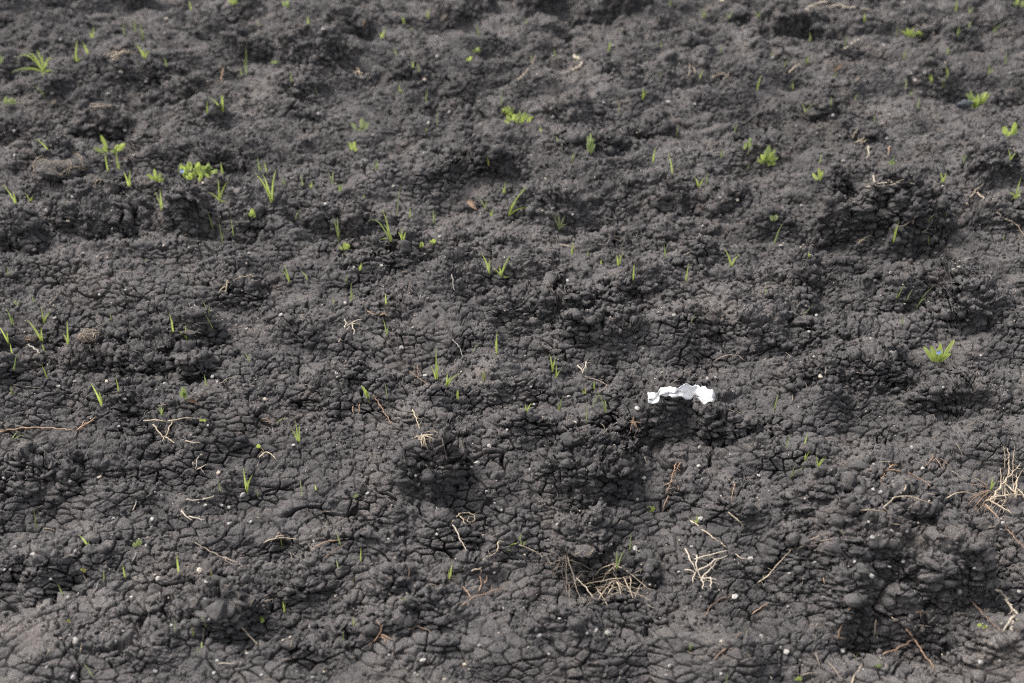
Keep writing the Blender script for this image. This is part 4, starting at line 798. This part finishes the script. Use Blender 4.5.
# ------------------------------------------------------------------ stones
def stone_mesh(name, r_, lvl, seed):
    R_ = np.random.default_rng(seed); b, f = ICO[lvl]; off = R_.normal(size=(11, 3)); off /= np.linalg.norm(off, axis=1)[:, None]
    s = np.ones(len(b))
    for o_ in off: s = np.minimum(s, R_.uniform(.60, .98)/np.maximum(b@o_, 1e-3)*1.0)
    s = np.clip(s, .5, 1.1)*(1+0.07*R_.normal(size=len(b)))
    b = b*s[:, None]*r_*np.array([1.0, R_.uniform(.7, .95), R_.uniform(.6, .85)])
    m = bpy.data.meshes.new(name); m.from_pydata(b.tolist(), [], f); m.polygons.foreach_set("use_smooth", [False]*len(f)); return m
ST = [(476,462,5,'w'),(488,447,3.8,'w'),(470,467,2.2,'w'),(58,386,3.8,'w'),(75,381,2.6,'w'),(107,381,2.8,'t'),(125,399,2.2,'w'),(165,383,2,'w'),(119,427,2,'w'),(98,476,3.2,'t'),(70,480,2.2,'w'),(4,479,2.6,'g'),(213,376,3,'g'),(216,380,2,'w'),
 (243,495,3.6,'g'),(219,473,3.6,'t'),(228,507,3,'w'),(222,505,2.6,'w'),(206,424,2.4,'w'),(205,504,2.6,'w'),(152,519,3,'w'),(113,519,2.4,'w'),(14,547,3,'w'),(32,555,3.6,'w'),(75,551,3,'w'),(147,545,2.2,'w'),(157,578,3.8,'w'),(51,579,2.4,'w'),(67,597,3,'w'),
 (131,597,2.6,'w'),(41,608,3,'w'),(122,630,2.6,'w'),(76,640,5,'w'),(114,641,2.2,'w'),(171,624,2.4,'w'),(199,570,4.4,'t'),(205,581,2.4,'w'),(203,598,2.4,'w'),(47,667,2.6,'w'),(72,677,3.4,'g'),(155,671,3,'g'),(216,660,2.8,'w'),(181,677,2.6,'g'),(215,672,2.6,'w'),
 (209,619,2.2,'w'),(229,523,3,'w'),(251,521,2.4,'w'),(246,652,2.4,'w'),(11,568,2.6,'w'),(5,568,2,'w'),(288,567,2,'w'),(335,594,2.4,'w'),(369,614,3,'w'),(423,661,4,'w'),(451,624,2.8,'w'),(309,626,2.4,'w'),(285,668,2.6,'w'),(313,676,2.4,'w'),(261,675,2.2,'w'),(388,654,2.2,'w'),(260,641,2.2,'w'),
 (502,608,2.6,'w'),(478,644,2.4,'w'),(464,665,3,'t'),(436,534,2.2,'w'),(388,539,2.2,'w'),(312,541,2,'w'),(494,573,2.2,'w'),(415,474,2.2,'w'),(401,347,3.4,'w'),(336,373,2.8,'w'),(424,374,3,'w'),(292,445,2.4,'w'),(264,398,3,'t'),(366,493,2.6,'g'),(373,468,2.2,'w'),(487,490,2.2,'w'),(506,428,2.2,'w'),
 (345,302,3.2,'w'),(281,314,3,'w'),(246,328,2,'w'),(55,316,2.4,'w'),(82,253,2.2,'w'),(158,262,2.2,'w'),(46,210,3.2,'w'),(73,196,2.6,'w'),(10,207,2.2,'w'),(98,294,2,'w'),(124,289,2,'w'),(163,245,2.2,'t'),(189,247,2.4,'w'),(248,252,2.4,'w'),(203,182,2.2,'t'),(67,221,2,'t'),
 (634,548,4.6,'w'),(691,546,2.6,'w'),(678,573,2.2,'w'),(700,519,4,'w'),(748,559,4,'w'),(735,596,4.4,'w'),(761,637,3.8,'w'),(607,632,4.4,'w'),(538,634,3.8,'g'),(596,631,2.6,'w'),(586,632,2.2,'w'),(668,664,2.4,'w'),(664,674,2,'w'),(558,619,2,'w'),(548,652,2,'w'),(720,640,2.4,'t'),(721,672,2.4,'w'),(556,523,2.4,'w'),(588,522,2,'w'),
 (706,379,3,'w'),(714,377,2,'w'),(699,447,2.6,'w'),(643,478,3.2,'w'),(636,408,3.4,'w'),(575,423,3,'t'),(568,396,3,'w'),(698,465,2.6,'w'),(637,498,2.2,'w'),(759,475,3,'w'),(671,470,2,'w'),(531,386,2,'w'),(535,405,2.2,'w'),(514,399,2,'w'),
 (873,536,2.8,'w'),(890,531,3,'w'),(905,531,3.4,'w'),(869,521,2.2,'w'),(889,518,2,'w'),(870,575,3.8,'w'),(903,561,2.6,'w'),(888,567,2.4,'w'),(855,560,2.4,'w'),(815,563,2.4,'w'),(942,571,2.6,'w'),(959,590,4,'w'),(974,568,2,'w'),(842,651,4,'w'),(786,651,4.6,'w'),(789,607,2.4,'w'),(823,597,2.2,'w'),(788,573,2.2,'w'),(981,661,3.4,'g'),(1019,591,3,'w'),
 (1002,522,2.8,'w'),(1001,528,3,'w'),(999,660,2.4,'w'),(821,376,4,'t'),(891,353,2.8,'w'),(889,438,2,'w'),(910,446,2.8,'w'),(923,466,3,'w'),(934,473,2.4,'w'),(881,492,3,'w'),(873,488,2.2,'w'),(872,465,2.6,'w'),(943,386,2.2,'w'),(981,354,2.2,'w'),(812,356,2.2,'w'),(958,266,3,'t'),(953,268,2.2,'w'),(781,246,2.6,'w'),(800,204,2.4,'w'),
 (884,239,2.4,'w'),(871,338,3,'w'),(934,252,2,'w'),(888,273,2.2,'t'),(816,314,2.4,'w'),(809,330,2,'w'),(567,280,2.6,'w'),(575,278,2.2,'w'),(672,314,2.8,'w'),(658,313,2.2,'w'),(553,208,2.4,'t'),(721,197,2.6,'w'),(737,201,2.4,'t'),(573,215,2.2,'w'),(702,226,2,'w'),(545,179,2,'t'),(669,103,3,'w'),(694,102,2.4,'w'),(553,117,2.4,'w'),(602,103,2.2,'w'),(613,69,2,'w'),
 (613,45,2.2,'w'),(566,23,2.2,'t'),(436,36,2.4,'w'),(437,57,2.2,'w'),(425,78,2.4,'t'),(323,29,2.6,'w'),(318,113,2.2,'w'),(428,122,2.6,'w'),(449,110,2,'w'),(373,134,2.2,'w'),(272,111,2.2,'w'),(166,18,3,'t'),(165,32,2.2,'t'),(60,40,2.2,'w'),(121,71,2.4,'t'),(145,81,2.4,'w'),(185,80,2.2,'w'),(53,93,2.2,'w'),(109,93,2,'w'),(15,131,2.6,'w'),(15,155,2.2,'w'),(125,130,2.2,'w'),
 (882,45,2.6,'w'),(773,57,2.8,'w'),(924,72,2.4,'w'),(914,80,2.4,'t'),(886,138,2.8,'w'),(833,116,2.4,'w'),(843,161,3,'w'),(910,72,2,'w'),(905,3,2.4,'w'),(1010,73,2,'w'),(888,115,2.2,'w'),(943,187,2,'w'),(440,237,2.4,'w'),(354,267,2,'w'),(381,265,2.2,'w'),(412,326,2.2,'w'),(304,292,2,'w'),(393,186,2.4,'w'),(324,203,2.4,'w')]
nst = 0
for i, (px, py, r_, c) in enumerate(ST):
    p, nn, mp = at(px, py); r_m = max(r_*mp*0.88, 0.0026); random.seed(i)
    m_ = stone_mesh("pebble", r_m, 2, 500+i); o = obj_of("pebble", m_, STONE[c]); o.location = p+nn*r_m*0.32; o.rotation_euler = (random.uniform(-.4, .4), random.uniform(-.4, .4), random.uniform(0, 6.28))
    cw = {'w': "chalky white", 'g': "dull grey", 't': "tan"}[c]; sz = "large" if r_m > 0.0075 else "middling" if r_m > 0.0055 else "small"
    tag(o, label(p, f"{cw} {sz} pebble", f"{cw} angular pebble", f"{sz} {cw} stone lying", own="the largest chalky stone" if i == 0 else None), "pebble", "pale pebbles scattered over the soil"); nst += 1
# pebbles too alike for anyone to tell apart
R = random.Random(77); protos = [stone_mesh("pebble", 1.0, 1, 900+k) for k in range(6)]
for k, m_ in enumerate(protos): m_.materials.append(STONE['wwgttw'[k]])
for i in range(300-nst):
    for _ in range(20):
        x = R.uniform(0, 1024); y = 683*R.random()**0.8; p, nn, mp = at(x, y)
        if mp > 0: break
    o = bpy.data.objects.new("pebble", protos[i % 6]); C.objects.link(o); s_ = R.uniform(.0018, .0030); o.scale = (s_, s_, s_); o.location = p+nn*s_*0.3; o.rotation_euler = (R.uniform(0, 3), R.uniform(0, 3), R.uniform(0, 6))
    tag(o, "very tiny pale pebble, one of many alike strewn over the soil", "pebble", "very tiny pale pebbles strewn over the soil")
p, nn, mp = at(962,104); o = obj_of("slate_stone", stone_mesh("slate_stone", 9*mp, 3, 42), STONE['k']); o.location = p+nn*0.006; o.scale = (1.1, .8, .7); tag(o, "dark slate-grey stone beside the bushy narrow-leaved weed", "stone")

# ------------------------------------------------------------------ the crumpled white scrap
PL, _nt, _b = new_mat("white_plastic", 0.55); _b.inputs["Base Color"].default_value = (0.62, 0.62, 0.62, 1); _b.inputs["Specular IOR Level"].default_value = 0.4
_g = _nt.nodes.new("ShaderNodeNewGeometry"); _nt.links.new(ramp(_nt, noise(_nt, 90, 5, .7, _g.outputs["Position"]), [(.34, (.36, .345, .33)), (.50, (.54, .54, .54))]), _b.inputs["Base Color"])
_bp = _nt.nodes.new("ShaderNodeBump"); _bp.inputs["Distance"].default_value = .0006; _nt.links.new(noise(_nt, 160, 4, .7, _g.outputs["Position"]), _bp.inputs["Height"]); _nt.links.new(_bp.outputs[0], _b.inputs["Normal"])
SPINE = [(648,400,5),(653,400,6.5),(659,397,5),(661,395,4),(667,394.5,4.4),(674,394,4.8),(683,393,6.2),(691,393.5,7),(698,394,7.5),(705,397,8.5),(711,398,6.5),(714,400,3)]
base3 = []; ysf = [min(at(x+a_, y+b_)[0].y for a_ in (-5, -2, 0, 2, 5) for b_ in (-hw, -hw/2, 0, hw/2, hw)) for x, y, hw in SPINE]
for i, (x, y, hw) in enumerate(SPINE):                   # the scrap lies along the crest behind the clod
    av = sum(ysf[max(0, i-1):i+2])/len(ysf[max(0, i-1):i+2]); yS = min(av, ysf[i])-0.005
    d_ = FW + UP*(-(y-341.5)*K) + np.array([(x-512)*K, 0, 0]); t_ = yS/d_[1]; base3.append((Vector((d_[0]*t_, yS, CAM_H+d_[2]*t_)), hw*K*t_))
q0 = base3[6][0].copy(); ymid = yS; NVr, ND = 14, 60
P_ = smooth_path([Vector((b[0].x, b[0].y, b[0].z)) for b in base3], ND); W_ = smooth_path([Vector((b[1], 0, 0)) for b in base3], ND)
vsS, fsS = [], []
for i in range(ND):
    for j in range(NVr):
        s_ = j/(NVr-1)*2-1; ed = 1+0.12*float(perlin(np.array([i*0.35]), np.array([1.0 if s_ > 0 else 5.0]), 404)[0])
        nx_, ny_ = i*0.16, j*0.17
        cr = float(perlin(np.array([nx_]), np.array([ny_]), 401)[0]); cr2 = abs(float(perlin(np.array([nx_*1.9]), np.array([ny_*1.9]), 402)[0])); cr3 = float(perlin(np.array([nx_*.8]), np.array([ny_*.8+9]), 403)[0])
        vsS.append(P_[i]+Vector((0.003*cr3, s_*W_[i].x*0.5*ed+0.006*cr, s_*W_[i].x*0.78*ed+0.003+0.003*cr+0.004*cr2)))
for i in range(ND-1):
    for j in range(NVr-1):
        a = i*NVr+j; fsS.append((a, a+1, a+NVr+1, a+NVr))
o = mesh_from("plastic_scrap", [v-q0 for v in vsS], fsS, PL); o.location = q0
md = o.modifiers.new("thickness", 'SOLIDIFY'); md.thickness = 0.0008
tag(o, "crumpled white plastic scrap lying behind the big cracked clods", "plastic scrap")
